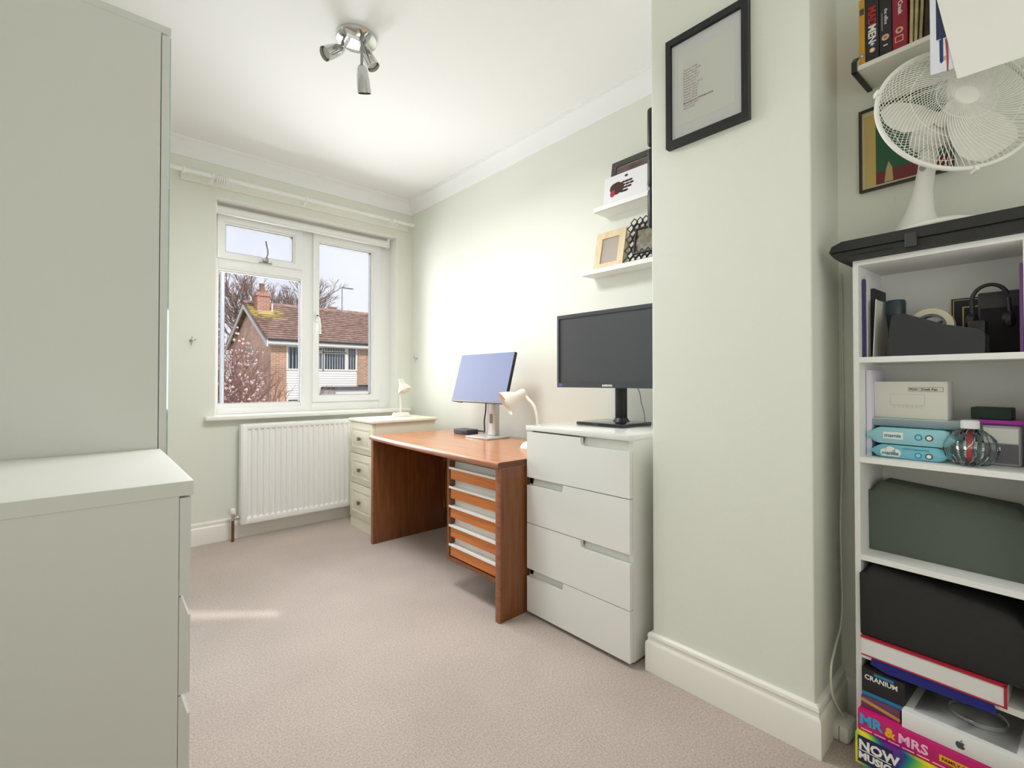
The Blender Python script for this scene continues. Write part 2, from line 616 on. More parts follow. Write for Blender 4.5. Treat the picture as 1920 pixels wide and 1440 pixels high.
# pelmet board, curtain pole, rings, hold-backs
bm = new_bm(); box(bm, .394, 1.887, YW - .022, YW, 2.165, 2.233, .003)
single('pelmet_board', bm, mat('cream_board', (238, 238, 229), .5), 'long cream timber board fixed to wall above the window', 'board', (1.14, YW - .01, 2.165), world=True, smooth=30)
pole = thing('curtain_pole', 'thin white curtain pole on brackets above the window', 'curtain pole', (1.05, 3.28, 2.197))
PW = mat('white_pole', (243, 243, 240), .35)
bm = new_bm(); tube(bm, [(.18, 3.28, 2.200), (1.875, 3.28, 2.204)], .0125, 14); obj('rod', bm, PW, pole, 40, True)
bm = new_bm(); lathe(bm, [(.0125, 0), (.016, .004), (.016, .010), (.013, .016), (.0135, .03), (.010, .038)], 14, zmat((1.868, 3.28, 2.204), (1, 0, 0))); obj('finial', bm, PW, pole, 40, True)
bm = new_bm(); torus(bm, .017, .004, 18, 6, zmat((.400, 3.28, 2.200), (1, 0, 0))); lathe(bm, [(.017, -.006), (.019, 0), (.017, .006)], 18, zmat((.400, 3.28, 2.200), (1, 0, 0))); obj('joint_collar', bm, PW, pole, 40, True)
for x in (.545, 1.083, 1.765):
    bm = new_bm()
    box(bm, x - .016, x + .016, YW - .030, YW - .022, 2.168, 2.216, .004)
    tube(bm, [(x, YW - .024, 2.185), (x, 3.30, 2.185), (x, 3.283, 2.190)], .009, 10)
    torus(bm, .0165, .0045, 20, 6, zmat((x, 3.28, 2.2015), (1, 0, 0)))
    obj('bracket', bm, PW, pole, 40, True)
bm0 = new_bm(); torus(bm0, .0225, .0040, 22, 6, zmat((0, 0, 0), (1, 0, 0))); tube(bm0, [(0, 0, -.026), (0, 0, -.033)], .0022, 6); torus(bm0, .0045, .0013, 12, 5, Matrix.Translation((0, 0, -.037)) @ Matrix.Rotation(R(90), 4, 'X'))
ring0 = None
for grp, xs in (('bunched by the left pole bracket', (.566, .578, .590, .602, .614, .626)), ('bunched at the right end of the pole', (1.690, 1.703, 1.716))):
    for x in xs:
        lab = 'white plastic curtain ring ' + grp
        if ring0 is None:
            ring0 = single('curtain_ring', bm0, PW, lab, 'ring', (x, 3.28, 2.1935), group='curtain rings on the left', smooth=40)
        else:
            o = ring0.copy(); col.objects.link(o); o.location = (x, 3.28, 2.1935); o['label'] = lab
            o['group'] = 'curtain rings on the left' if x < 1 else 'curtain rings on the right'
def holdback(loc, lab, nrm):
    t = thing('curtain_hook', lab, 'hook', loc)
    bm = new_bm(); lathe(bm, [(.009, 0), (.009, .003), (.005, .006)], 12, zmat((0, 0, 0), nrm)); obj('wall_plate', bm, STEEL, t, 40)
    n = Vector(nrm); s = Vector((0, 0, 1)).cross(n)
    bm = new_bm(); tube(bm, spline([n * .004, n * .025, n * .03 + Vector((0, 0, .012)), n * .022 + Vector((0, 0, .022))], 5), .0028, 7)
    tube(bm, spline([n * .02, n * .022 + s * .014, n * .03 + s * .018 + Vector((0, 0, .008))], 5), .0025, 7)
    tube(bm, spline([n * .01, n * .02 + Vector((0, 0, -.012)), n * .012 + Vector((0, 0, -.028))], 5), .0025, 7)
    obj('hook', bm, STEEL, t, 40)
holdback((.455, YW, 1.22), 'small metal curtain tieback hook on wall left of window', (0, -1, 0))
holdback((XR, 3.27, 1.155), 'small metal curtain tieback hook in corner right of window', (-1, 0, 0))

# ------------------------------------------------------------------ radiator
rad = thing('radiator', 'white ribbed panel radiator under the window', 'radiator', (1.10, 3.30, .095))
RW = mat('radiator_white', (242, 242, 240), .35)
bm = new_bm()
x0, x1, z0, z1, yf = .702, 1.515, .095, .711, 3.268
prof = [(x0 + .032, yf)]
nr = 22
pitch = (x1 - x0 - .064) / nr
for i in range(nr):
    xx = x0 + .032 + i * pitch
    prof += [(xx + pitch * .12, yf), (xx + pitch * .28, yf + .009), (xx + pitch * .72, yf + .009), (xx + pitch * .88, yf)]
prof.append((x1 - .032, yf))
top = [bm.verts.new((p[0], p[1], z1 - .04)) for p in prof]
bot = [bm.verts.new((p[0], p[1], z0 + .045)) for p in prof]
for i in range(len(prof) - 1):
    bm.faces.new((bot[i], bot[i + 1], top[i + 1], top[i]))
tt = [bm.verts.new((p[0], yf, z1 - .028)) for p in prof]
bb = [bm.verts.new((p[0], yf, z0 + .032)) for p in prof]
for i in range(len(prof) - 1):
    bm.faces.new((top[i], top[i + 1], tt[i + 1], tt[i]))
    bm.faces.new((bb[i], bb[i + 1], bot[i + 1], bot[i]))
obj('ribbed_panel', bm, RW, rad, None, True)
bm = new_bm()
box(bm, x0 + .006, x0 + .033, yf - .001, yf + .014, z0, z1 - .006, .003)
box(bm, x1 - .033, x1 - .006, yf - .001, yf + .014, z0, z1 - .006, .003)
box(bm, x0 + .03, x1 - .03, yf - .001, yf + .014, z1 - .030, z1 - .006, .003)
box(bm, x0 + .03, x1 - .03, yf - .001, yf + .014, z0, z0 + .034, .003)
obj('panel_border', bm, RW, rad, 30, True)
bm = new_bm(); box(bm, x0 + .012, x1 - .012, yf + .045, yf + .058, z0 + .005, z1 - .008, .003); obj('back_panel', bm, RW, rad, 30, True)
for xs in (x0, x1 - .006):
    bm = new_bm(); box(bm, xs, xs + .006, yf + .002, yf + .06, z0 + .004, z1 - .004, .002); obj('side_cover', bm, RW, rad, 30, True)
bm = new_bm()
for i in range(26):
    xx = x0 + .01 + i * (x1 - x0 - .02) / 25
    box(bm, xx - .003, xx + .003, yf + .008, yf + .052, z1 - .006, z1 - .001)
box(bm, x0 + .004, x1 - .004, yf + .004, yf + .010, z1 - .008, z1)
box(bm, x0 + .004, x1 - .004, yf + .050, yf + .056, z1 - .008, z1)
obj('top_grille', bm, RW, rad, None, True)
bm = new_bm(); lathe(bm, [(.010, 0), (.010, .02), (.012, .022), (.012, .034), (.008, .038)], 14, Matrix.Translation((.664, 3.285, .128))); tube(bm, [(.664, 3.285, .140), (.700, 3.285, .140)], .009, 12); tube(bm, [(.684, 3.285, .140), (.692, 3.285, .140)], .013, 6)
obj('valve', bm, CHROME, rad, 40, True)
bm = new_bm(); lathe(bm, [(.013, 0), (.015, .004), (.015, .030), (.010, .036)], 14, Matrix.Translation((.664, 3.285, .166))); obj('valve_cap', bm, RW, rad, 40, True)
bm = new_bm(); tube(bm, [(.664, 3.285, 0), (.664, 3.285, .13)], .0085, 12); obj('pipe', bm, mat('aged_copper', (118, 92, 68), .45, metal=.5), rad, 40, True)
for xx in (.80, 1.40):
    bm = new_bm(); box(bm, xx - .015, xx + .015, yf + .055, YW - .002, .3, .6, .002); obj('wall_bracket', bm, RW, rad, None, True)

# ------------------------------------------------------------------ ceiling spotlight
lx, ly = .815, 1.868
fx = thing('ceiling_spotlight', 'round chrome ceiling light with three adjustable spot heads', 'light', (lx, ly, H))
bm = new_bm(); lathe(bm, [(.080, 0), (.081, -.004), (.080, -.014), (.074, -.017), (.0, -.018)], 40, cap=False); obj('ceiling_plate', bm, mat('polished_chrome', (215, 217, 214), .04, metal=1.0), fx, 40)
RT = Vector((math.cos(YAW), -math.sin(YAW), 0)); FW = Vector((math.sin(YAW), math.cos(YAW), 0)); UP = Vector((0, 0, 1))
DK = mat('dark_chrome', (150, 150, 150), .1, metal=1.0)
for a0, j0, d0 in ((RT * -.058, -.047, RT * -.52 - UP * .62 - FW * .58), (RT * .016 + FW * .02, -.026, RT * .485 - UP * .848), (RT * .034 - FW * .04, -.145, UP * -.92 + FW * .38)):
    d0 = d0.normalized()
    j = Vector((a0.x, a0.y, j0))
    bm = new_bm(); tube(bm, [a0 + UP * -.015, j], .0055, 10); lathe(bm, [(.0, -.008), (.007, -.004), (.008, 0), (.007, .004), (.0, .008)], 12, Matrix.Translation(j)); arm = obj('stem', bm, DK, fx, 40)
    bm = new_bm()
    lathe(bm, [(.006, -.004), (.013, 0), (.019, .012), (.0235, .032), (.0262, .060), (.0275, .098), (.0255, .098), (.0245, .060), (.021, .034), (.010, .024)], 24, zmat(j, d0), cap=False)
    hd = obj('spot_head', bm, CHROME, fx, 40)
    bm = new_bm(); lathe(bm, [(.0245, .080), (.022, .084), (.0, .086)], 20, zmat(j, d0), cap=False); obj('lamp', bm, mat('lamp_glass', (205, 203, 196), .15), hd, 40)

light('room_fill_disk', 'AREA', 12, (lx, ly, 2.10), rot=(0, 0, 0), color=(1.0, 0.995, 0.985), shape='DISK', size=.5)  # added fill disk below the spot heads, which are switched off

# ------------------------------------------------------------------ wardrobe and chest on the left
WD = mat('matt_white_board', (212, 213, 208), .5)
wy0, wy1, wx = 1.668, 2.55, .172
wr = thing('wardrobe', 'tall matt white wardrobe standing behind the left chest of drawers', 'wardrobe', (-.09, 2.1, 0))
bm = new_bm(); box(bm, XL + .003, wx - .024, wy0, wy0 + .018, .0, 1.978); obj('side_panel', bm, WD, wr, None, True)
bm = new_bm(); box(bm, XL + .003, wx - .024, wy1 - .018, wy1, .0, 1.978); obj('side_panel', bm, WD, wr, None, True)
bm = new_bm(); box(bm, XL + .003, wx, wy0 - .001, wy1 + .001, 1.978, 2.0, .0015); obj('top_panel', bm, WD, wr, None, True)
bm = new_bm(); box(bm, XL + .003, wx - .03, wy0 + .018, wy1 - .018, .05, .07); box(bm, XL + .003, XL + .012, wy0 + .018, wy1 - .018, .05, 1.97); obj('carcass', bm, WD, wr, None, True)
for i in range(2):
    ya = wy0 + .001 + i * (wy1 - wy0) / 2
    bm = new_bm(); box(bm, wx - .022, wx - .004, ya, ya + (wy1 - wy0) / 2 - .003, .03, 1.974, .001); d = obj('door', bm, WD, wr, None, True)
    bm = new_bm(); box(bm, wx - .004, wx - .0005, ya + .001, ya + (wy1 - wy0) / 2 - .004, .032, 1.972); obj('mirror', bm, mat('mirror_glass', (180, 200, 200), .03, metal=1.0), d, None, True)
    bm = new_bm(); yk = ya + (.40 if i == 0 else .04); tube(bm, [(wx - .001, yk, .95), (wx + .022, yk, .95), (wx + .022, yk, 1.1), (wx - .001, yk, 1.1)], .005, 8); obj('handle', bm, STEEL, d, None, True)

cy0, cy1, cx, ct = 1.093, 1.664, .154, .788
ch = thing('chest_of_drawers', 'matt white chest of drawers on the left in front of the wardrobe', 'chest of drawers', (-.1, 1.38, 0))
bm = new_bm(); box(bm, XL + .003, cx, cy0 - .002, cy1, ct - .028, ct, .0015); obj('top_panel', bm, WD, ch, None, True)
bm = new_bm(); box(bm, XL + .003, cx - .023, cy0, cy0 + .018, 0, ct - .028); obj('side_panel', bm, WD, ch, None, True)
bm = new_bm(); box(bm, XL + .003, cx - .023, cy1 - .018, cy1, 0, ct - .028); obj('side_panel', bm, WD, ch, None, True)
bm = new_bm(); box(bm, XL + .005, cx - .030, cy0 + .018, cy1 - .018, .03, ct - .03); obj('carcass', bm, WD, ch, None, True)
for i in range(4):
    zt = ct - .032 - i * .188
    zb = zt - .185
    bm = new_bm()
    if i == 0:
        pl = [(cx - .022, zb), (cx - .004, zb), (cx - .004, zt), (cx - .022, zt)]
    else:
        pl = [(cx - .022, zb), (cx - .004, zb), (cx - .004, zt - .036), (cx - .007, zt - .038), (cx - .018, zt), (cx - .022, zt)]
    prism(bm, pl, 'y', cy0 + .001, cy1 - .001)
    obj('drawer_front', bm, WD, ch, None, True)

# ------------------------------------------------------------------ gloss chest by the chimney breast
gx, gy0, gy1, gt = 1.380, .935, 1.445, .792
g = thing('chest_of_drawers', 'glossy white four drawer chest beside the chimney breast under the black monitor', 'chest of drawers', (1.6, 1.19, 0))
WG2 = mat('white_gloss_side', (236, 236, 232), .25)
bm = new_bm(); box(bm, gx - .001, 1.87, gy0, gy1 + .003, gt - .020, gt, .002); obj('top_panel', bm, WGLOSS, g, 30, True)
for ya in (gy0, gy1 - .016):
    bm = new_bm(); box(bm, gx + .020, 1.87, ya, ya + .016, .012, gt - .020); obj('side_panel', bm, WG2, g, None, True)
bm = new_bm(); box(bm, gx + .034, 1.865, gy0 + .016, gy1 - .016, .05, gt - .022); obj('carcass', bm, mat('drawer_recess', (205, 205, 202), .5), g, None, True)
bm = new_bm(); box(bm, gx + .03, 1.86, gy0 + .004, gy1 - .004, 0, .014); obj('plinth', bm, mat('plinth_grey', (120, 118, 116), .6), g, None, True)
zz = [.768, .574, .384, .193, .014]
for i in range(4):
    zt, zb = zz[i] - .0015, zz[i + 1] + .0015
    y0_, y1_ = gy0, gy1 - .003
    nh = .031
    if i % 2 == 0:      # notch at the right-hand end (small y)
        ym = 1.152
        pl = [(y0_, zb), (y1_, zb), (y1_, zt), (ym + .004, zt), (ym, zt - .004), (ym - .002, zt - nh + .008), (ym - .012, zt - nh), (y0_, zt - nh)]
        ra, rb = y0_ + .002, ym
    else:
        ym = 1.240
        pl = [(y0_, zb), (y1_, zb), (y1_, zt - nh), (ym + .012, zt - nh), (ym + .002, zt - nh + .008), (ym, zt - .004), (ym - .004, zt), (y0_, zt)]
        ra, rb = ym, y1_ - .014
    bm = new_bm(); prism(bm, pl, 'x', gx, gx + .018); df = obj('drawer_front', bm, WGLOSS, g, None, True)
    bm = new_bm(); prism(bm, [(gx + .0185, zt - nh - .004), (gx + .031, zt - nh - .004), (gx + .031, zt)], 'y', ra, rb); obj('finger_grip', bm, WG2, df, None, True)
bm = new_bm(); box(bm, gx + .020, gx + .034, gy1 - .018, gy1 - .001, .165, .19); obj('runner_end', bm, BLACK, g, None, True)
bm = new_bm(); box(bm, gx + .020, gx + .034, gy1 - .018, gy1 - .001, .545, .570); obj('runner_end', bm, BLACK, g, None, True)

# ------------------------------------------------------------------ cream bedside chest in the corner
CR = mat('cream_paint', (238, 233, 214), .45)
bx0, by0, by1, bt = 1.338, 2.805, 3.150, .727
b = thing('bedside_chest', 'narrow cream three drawer bedside chest in corner beside radiator', 'bedside chest', (1.57, 2.98, 0))
bm = new_bm(); box(bm, bx0 - .012, 1.812, by0 - .018, by1 + .004, bt - .020, bt, .006, 3); obj('top_panel', bm, CR, b, 30, True)
bm = new_bm(); box(bm, bx0 + .018, 1.80, by0, by1, 0, bt - .020); obj('carcass', bm, CR, b, None, True)
bm = new_bm(); box(bm, bx0 + .006, bx0 + .018, by0, by1, 0, .066); obj('plinth', bm, CR, b, None, True)
BK = mat('pewter_knob', (140, 132, 120), .3, metal=.9)
for za, zb in ((.498, .704), (.298, .494), (.070, .294)):
    bm = new_bm()
    ya, yb = by0 + .003, by1 - .003
    box(bm, bx0, bx0 + .018, ya, yb, za, zb, .003)
    frame_ring(bm, (ya + .035, yb - .035, za + .038, zb - .038), (ya + .044, yb - .044, za + .047, zb - .047), 'x', bx0 - .003, bx0 + .001)
    box(bm, bx0 - .002, bx0 + .001, ya + .058, yb - .058, za + .060, zb - .060, .001)
    d = obj('drawer_front', bm, CR, b, 30, True)
    zc = (za + zb) / 2 - .002
    bm = new_bm(); lathe(bm, [(.005, 0), (.005, .012)], 10, zmat((bx0, 2.978, zc), (-1, 0, 0))); box(bm, bx0 - .024, bx0 - .011, 2.966, 2.990, zc - .012, zc + .012, .003); obj('knob', bm, BK, d, 40, True)

# ------------------------------------------------------------------ desk
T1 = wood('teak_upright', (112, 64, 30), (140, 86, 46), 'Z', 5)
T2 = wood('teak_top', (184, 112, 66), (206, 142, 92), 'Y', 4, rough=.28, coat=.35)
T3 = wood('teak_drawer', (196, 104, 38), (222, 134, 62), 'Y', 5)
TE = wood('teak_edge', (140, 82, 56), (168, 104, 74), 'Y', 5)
dk = thing('desk', 'teak desk with five slim drawers on the right and open kneehole', 'desk', (1.55, 2.07, 0))
dx1 = 1.865
def bow(y):
    f = (y - 1.452) / (2.697 - 1.452)
    return 1.226 + (1.266 - 1.226) * f - .012 * math.sin(math.pi * f)
bm = new_bm()
ys = [1.452 + (2.697 - 1.452) * i / 24 for i in range(25)]
prof = [(.012, .622), (.003, .626), (0, .634), (.003, .643), (.012, .650)]
rows = [[bm.verts.new((bow(y) + dx, y, z)) for dx, z in prof] + [bm.verts.new((dx1, y, .650)), bm.verts.new((dx1, y, .622))] for y in ys]
for i in range(24):
    a_, b_ = rows[i], rows[i + 1]
    k = len(a_)
    for j in range(k):
        bm.faces.new((a_[j], a_[(j + 1) % k], b_[(j + 1) % k], b_[j]))
bm.faces.new(rows[0]); bm.faces.new(rows[-1][::-1])
obj('desktop', bm, T2, dk, 35, True)
bm = new_bm()
pr2 = [(-.0012, .628), (-.0012, .639), (.003, .645), (.004, .628)]
rows = [[bm.verts.new((bow(y) + dx, y, z)) for dx, z in pr2] for y in ys]
for i in range(24):
    a_, b_ = rows[i], rows[i + 1]
    for j in range(4):
        bm.faces.new((a_[j], a_[(j + 1) % 4], b_[(j + 1) % 4], b_[j]))
obj('edge_lipping', bm, TE, dk, 40, True)
bm = new_bm(); box(bm, bow(1.452) + .004, dx1, 1.4505, 1.4535, .6235, .6485, .001); obj('end_lipping', bm, wood('teak_dark_edge', (92, 50, 34), (116, 66, 44), 'X', 5), dk, None, True)
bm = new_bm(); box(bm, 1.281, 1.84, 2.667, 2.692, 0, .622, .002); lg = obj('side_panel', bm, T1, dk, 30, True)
bm = new_bm(); box(bm, 1.275, 1.282, 2.666, 2.693, 0, .622, .002); obj('edge_lipping', bm, TE, lg, 30, True)
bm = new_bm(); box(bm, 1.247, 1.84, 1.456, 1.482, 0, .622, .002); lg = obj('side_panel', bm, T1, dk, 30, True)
bm = new_bm(); box(bm, 1.240, 1.248, 1.455, 1.483, 0, .622, .003); obj('edge_lipping', bm, TE, lg, 30, True)
bm = new_bm(); box(bm, 1.775, 1.792, 1.90, 2.667, .135, .622); obj('back_panel', bm, wood('teak_back', (150, 86, 40), (172, 104, 52), 'Z', 5), dk, None, True)
# drawer pedestal hung under the top
pdx = 1.284
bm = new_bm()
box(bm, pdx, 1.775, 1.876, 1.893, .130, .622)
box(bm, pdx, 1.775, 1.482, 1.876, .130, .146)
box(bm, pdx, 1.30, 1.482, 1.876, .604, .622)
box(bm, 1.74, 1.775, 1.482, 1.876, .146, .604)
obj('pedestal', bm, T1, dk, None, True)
AL = mat('satin_aluminium', (246, 246, 244), .35)
for i in range(5):
    zt = .602 - i * .0905
    zb = zt - .0885
    bm = new_bm(); box(bm, pdx + .004, pdx + .022, 1.487, 1.872, zb, zt - .040, .001); box(bm, pdx + .034, 1.70, 1.49, 1.87, zb + .004, zt - .003)
    d = obj('drawer_front', bm, T3, dk, None, True)
    bm = new_bm()
    prism(bm, [(pdx - .004, zt - .0400), (pdx - .004, zt - .0300), (pdx - .001, zt - .0300), (pdx + .001, zt - .0365), (pdx + .031, zt - .0340), (pdx + .033, zt - .0005), (pdx + .036, zt - .0005), (pdx + .036, zt - .0400)], 'y', 1.485, 1.874)
    obj('finger_pull', bm, AL, d, None, True)
bm = new_bm(); tube(bm, spline([(1.80, 2.66, .55), (1.74, 2.60, .28), (1.72, 2.52, .10), (1.75, 2.38, .03), (1.80, 2.30, .008)], 8), .0035, 6)
single('power_cable', bm, BLACK, 'thin dark cable hanging in the kneehole under the desk', 'cable', (1.75, 2.45, .004), world=True, smooth=60)

# ------------------------------------------------------------------ monitors
mo = thing('computer_monitor', 'slim monitor with sky reflection as blue-grey screen colour on silver stand on the teak desk', 'monitor', (1.74, 2.14, .65))
SILV = mat('silver_plastic', (205, 203, 200), .3, metal=.4)
bm = new_bm(); box(bm, 1.648, 1.815, 2.040, 2.245, .6505, .660, .003); obj('stand_base', bm, SILV, mo, 30, True)
bm = new_bm(); box(bm, 1.765, 1.800, 2.112, 2.185, .660, 1.06, .005); nk = obj('stand_neck', bm, SILV, mo, 30, True)
bm = new_bm(); box(bm, 1.7635, 1.766, 2.135, 2.162, .730, .785, .001); obj('cable_slot', bm, mat('slot_grey', (110, 110, 112), .5), nk, None, True)
tilt = math.atan2(.078, .283)
MM = Matrix.Translation((1.650, 2.146, .857)) @ Matrix.Rotation(tilt, 4, 'Y')
bm = new_bm(); box(bm, .003, .022, -.2455, .2455, 0, .2935, .003, mtx=MM); box(bm, .022, .048, -.12, .12, .06, .23, .006, mtx=MM); cs = obj('casing', bm, BLACK, mo, 30, True)
bm = new_bm(); box(bm, 0.001, .004, -.2430, .2430, .012, .2915, mtx=MM); obj('screen', bm, mat('display_reflection_tint', (122, 132, 168), .5, spec=.4), mo, None, True)  # reflection put into the screen's blue-grey base colour
bm = new_bm(); box(bm, -.0005, .0035, -.2450, .2450, .0005, .0115, .001, mtx=MM); obj('chin_bezel', bm, mat('grey_bezel', (110, 112, 122), .35), mo, None, True)
bm = new_bm(); box(bm, 1.728, 1.768, 2.10, 2.19, .955, 1.035, .006); obj('mount', bm, BLACK, mo, 30, True)
bm = new_bm(); box(bm, .004, .016, .15, .19, -.004, .001, .001, mtx=MM); obj('power_button', bm, BLACK, mo, None, True)

dck = thing('docking_station', 'small black docking station box beside the silver monitor stand', 'docking station', (1.75, 2.38, .65))
bm = new_bm(); box(bm, 1.712, 1.80, 2.315, 2.455, .651, .680, .004); obj('body', bm, mat('graphite_plastic', (62, 64, 72), .45), dck, 30, True)
for yy in (2.34, 2.36):
    bm = new_bm(); box(bm, 1.7105, 1.7125, yy - .005, yy + .005, .661, .668); obj('port', bm, BLACK, dck, None, True)
bm = new_bm(); tube(bm, spline([(1.80, 2.34, .668), (1.82, 2.30, .668), (1.80, 2.255, .672), (1.775, 2.225, .74), (1.765, 2.20, .80), (1.757, 2.185, .88)], 8), .0042, 7)
single('monitor_cable', bm, BLACK, 'black cable looping from docking station up behind the silver monitor', 'cable', (1.79, 2.27, .668), world=True, smooth=60)

m2 = thing('computer_monitor', 'large black widescreen monitor on square black stand on white chest', 'monitor', (1.67, 1.205, gt))
mb = 1.62
bm = new_bm(); box(bm, 1.566, 1.782, 1.096, 1.330, gt, gt + .014, .003); obj('stand_base', bm, mat('glossy_black', (28, 29, 31), .18, coat=.5), m2, 30, True)
bm = new_bm(); box(bm, 1.690, 1.722, 1.172, 1.222, gt + .012, 1.09, .010, 3); lathe(bm, [(.038, 0), (.033, .006), (.027, .016)], 20, Matrix.Translation((1.706, 1.197, gt + .013))); obj('stand_column', bm, BLACK, m2, 40, True)
bm = new_bm(); frame_ring(bm, (.922, 1.488, .950, 1.280), (.936, 1.476, .972, 1.264), 'x', mb - .002, mb + .014); box(bm, mb + .010, mb + .035, .925, 1.485, .953, 1.277, .006); box(bm, mb + .033, 1.692, 1.13, 1.26, 1.03, 1.16, .008)
obj('casing', bm, mat('charcoal_plastic', (60, 62, 67), .45), m2, 30, True)
bm = new_bm(); box(bm, mb + .003, mb + .011, .935, 1.477, .971, 1.265); obj('screen', bm, mat('black_display', (62, 62, 66), .4, spec=.7), m2, None, True)
text('lettering', 'SAMSUNG', .0115, WPRINT, m2, rmat((mb - .0021, 1.205, .956), (0, -1, 0), (0, 0, 1)), align='CENTER', world=True, bold=.0004)
bm = new_bm(); box(bm, mb - .0028, mb - .0015, 1.455, 1.480, .9545, .9665); stk = obj('sticker', bm, mat('blue_sticker', (84, 92, 150), .5), m2, None, True)
for i in range(3):
    bm = new_bm(); box(bm, mb - .0028, mb - .0018, .985 - i * .02, .991 - i * .02, .9605, .9625); obj('button_mark', bm, WPRINT, m2, None, True)
bm = new_bm(); tube(bm, spline([(1.745, 1.105, gt + .003), (1.76, 1.118, .84), (1.765, 1.135, .885), (1.77, 1.155, .945), (1.70, 1.17, .99)], 8), .0018, 6)
single('video_cable', bm, mat('grey_cable', (120, 120, 118), .5), 'thin grey cable behind the black monitor column', 'cable', (1.745, 1.105, gt), world=True, smooth=60)

# ------------------------------------------------------------------ desk lamps
LW = mat('cream_white_lamp', (236, 230, 220), .35)
def shade(bm, o, d, s=1.0):
    lathe(bm, [(.0, -.012 * s), (.016 * s, -.008 * s), (.0215 * s, .004 * s), (.0225 * s, .030 * s), (.026 * s, .040 * s), (.044 * s, .066 * s), (.058 * s, .098 * s), (.060 * s, .104 * s), (.0575 * s, .103 * s), (.042 * s, .068 * s), (.023 * s, .042 * s), (.012 * s, .036 * s)], 28, zmat(o, d), cap=False)
def lamp(name_label, base, path, head, d, s=1.0):
    t = thing('desk_lamp', name_label, 'lamp', base)
    bm = new_bm(); lathe(bm, [(.075 * s, 0), (.076 * s, .006), (.068 * s, .022), (.060 * s, .028), (.0, .030)], 32, Matrix.Translation(base), cap=False); obj('base', bm, LW, t, 35, True)
    bm = new_bm(); tube(bm, spline(path, 8), .0075 * s, 10); obj('gooseneck', bm, LW, t, 60, True)
    bm = new_bm(); shade(bm, Vector(head), d, s); obj('lamp_shade', bm, LW, t, 40, True)
    bm = new_bm(); lathe(bm, [(.010 * s, .036 * s), (.012 * s, .05 * s), (.020 * s, .07 * s), (.022 * s, .084 * s), (.014 * s, .098 * s), (.0, .102 * s)], 16, zmat(head, d), cap=False); obj('bulb', bm, mat('pearl_bulb', (240, 238, 232), .3), t, 40, True)
    bm = new_bm(); box(bm, base[0] - .05 * s, base[0] - .038 * s, base[1] - .006, base[1] + .006, base[2] + .026, base[2] + .031, .002); obj('switch', bm, BLACK, t, None, True)
    return t
# lamp behind the gloss chest, head bowed to the left
lb = (1.637, 1.640, .65)
lh = Vector((1.636, 1.732, .921))
lamp('cream gooseneck desk lamp between the two monitors, shade turned to the left', lb, [(1.638, 1.638, .675), (1.638, 1.636, .762), (1.638, 1.639, .807), (1.638, 1.660, .855), (1.638, 1.702, .889), (1.637, 1.727, .912)], lh, (-.80, .40, -.52), 1.08)
# small lamp in the corner
lb2 = (1.660, 3.03, .727)
lamp('small white desk lamp on the cream bedside chest in the corner', lb2, [(1.655, 3.025, .75), (1.652, 3.020, .82), (1.652, 3.020, .90), (1.653, 3.024, .960)], (1.652, 3.022, .985), (.16, -.46, -.87), .86)
# ------------------------------------------------------------------ picture ledges on the right wall
def ledge(lab, ya, yb, z):
    t = thing('picture_ledge', lab, 'shelf', (1.88, (ya + yb) / 2, z))
    bm = new_bm(); box(bm, 1.830, XR, ya, yb, z, z + .014, .001); obj('shelf_board', bm, WHITE, t, None, True)
    bm = new_bm(); box(bm, XR - .012, XR, ya, yb, z + .014, z + .085, .001); obj('back_board', bm, WHITE, t, None, True)
    bm = new_bm(); box(bm, 1.826, 1.834, ya, yb, z, z + .022, .001); obj('front_lip', bm, WHITE, t, None, True)
ledge('upper white picture ledge holding the handprint card', .895, 1.440, 1.797)
ledge('lower white picture ledge holding the pale wooden frame', .895, 1.515, 1.500)

def leaning_frame(name, lab, cat, yc, w_, h_, xb, zb, lean, fw, th, fm, parts):
    """frame facing -x, leaning back; local: x depth, y left, z up"""
    t = thing(name, lab, cat, (xb, yc, zb))
    L = Matrix.Rotation(lean, 4, 'Y')
    bm = new_bm(); frame_ring(bm, (-w_ / 2, w_ / 2, 0, h_), (-w_ / 2 + fw, w_ / 2 - fw, fw, h_ - fw), 'x', 0, th); bm.transform(L); obj('frame', bm, fm, t, None)
    bm = new_bm(); box(bm, th * .45, th * .9, -w_ / 2 + fw * .6, w_ / 2 - fw * .6, fw * .6, h_ - fw * .6); bm.transform(L); obj('backing', bm, mat('card_backing', (150, 132, 110), .8), t, None)
    for nme, (p0, p1, q0, q1), d, m_ in parts:
        bm = new_bm(); box(bm, d, d + .001, p0, p1, q0, q1); bm.transform(L); obj(nme, bm, m_, t, None)
    return t
PALEW = wood('pale_wood', (214, 192, 152), (232, 212, 176), 'Z', 5, rough=.5, coat=0)
f1 = leaning_frame('framed_photo', 'pale wooden photo frame on the lower picture ledge', 'photo frame', 1.372, .168, .198, 1.842, 1.5145, R(12), .034, .014, PALEW,
    [('photo', (-.052, .052, .032, .166), .0062, mat('faded_print', (176, 164, 154), .25, coat=.4))])
DG = mat('dark_grey_frame', (72, 72, 72), .5)
f2 = leaning_frame('framed_photo', 'dark grey photo frame behind the handprint card on the upper ledge', 'photo frame', 1.262, .245, .235, 1.868, 1.8115, R(9), .028, .012, DG,
    [('mount', (-.096, .096, .027, .208), .0056, mat('white_mount', (226, 224, 220), .6)), ('photo', (-.088, .088, .035, .200), .0046, mat('dim_photo', (92, 76, 74), .3, coat=.4, var=.5, vscale=25))])
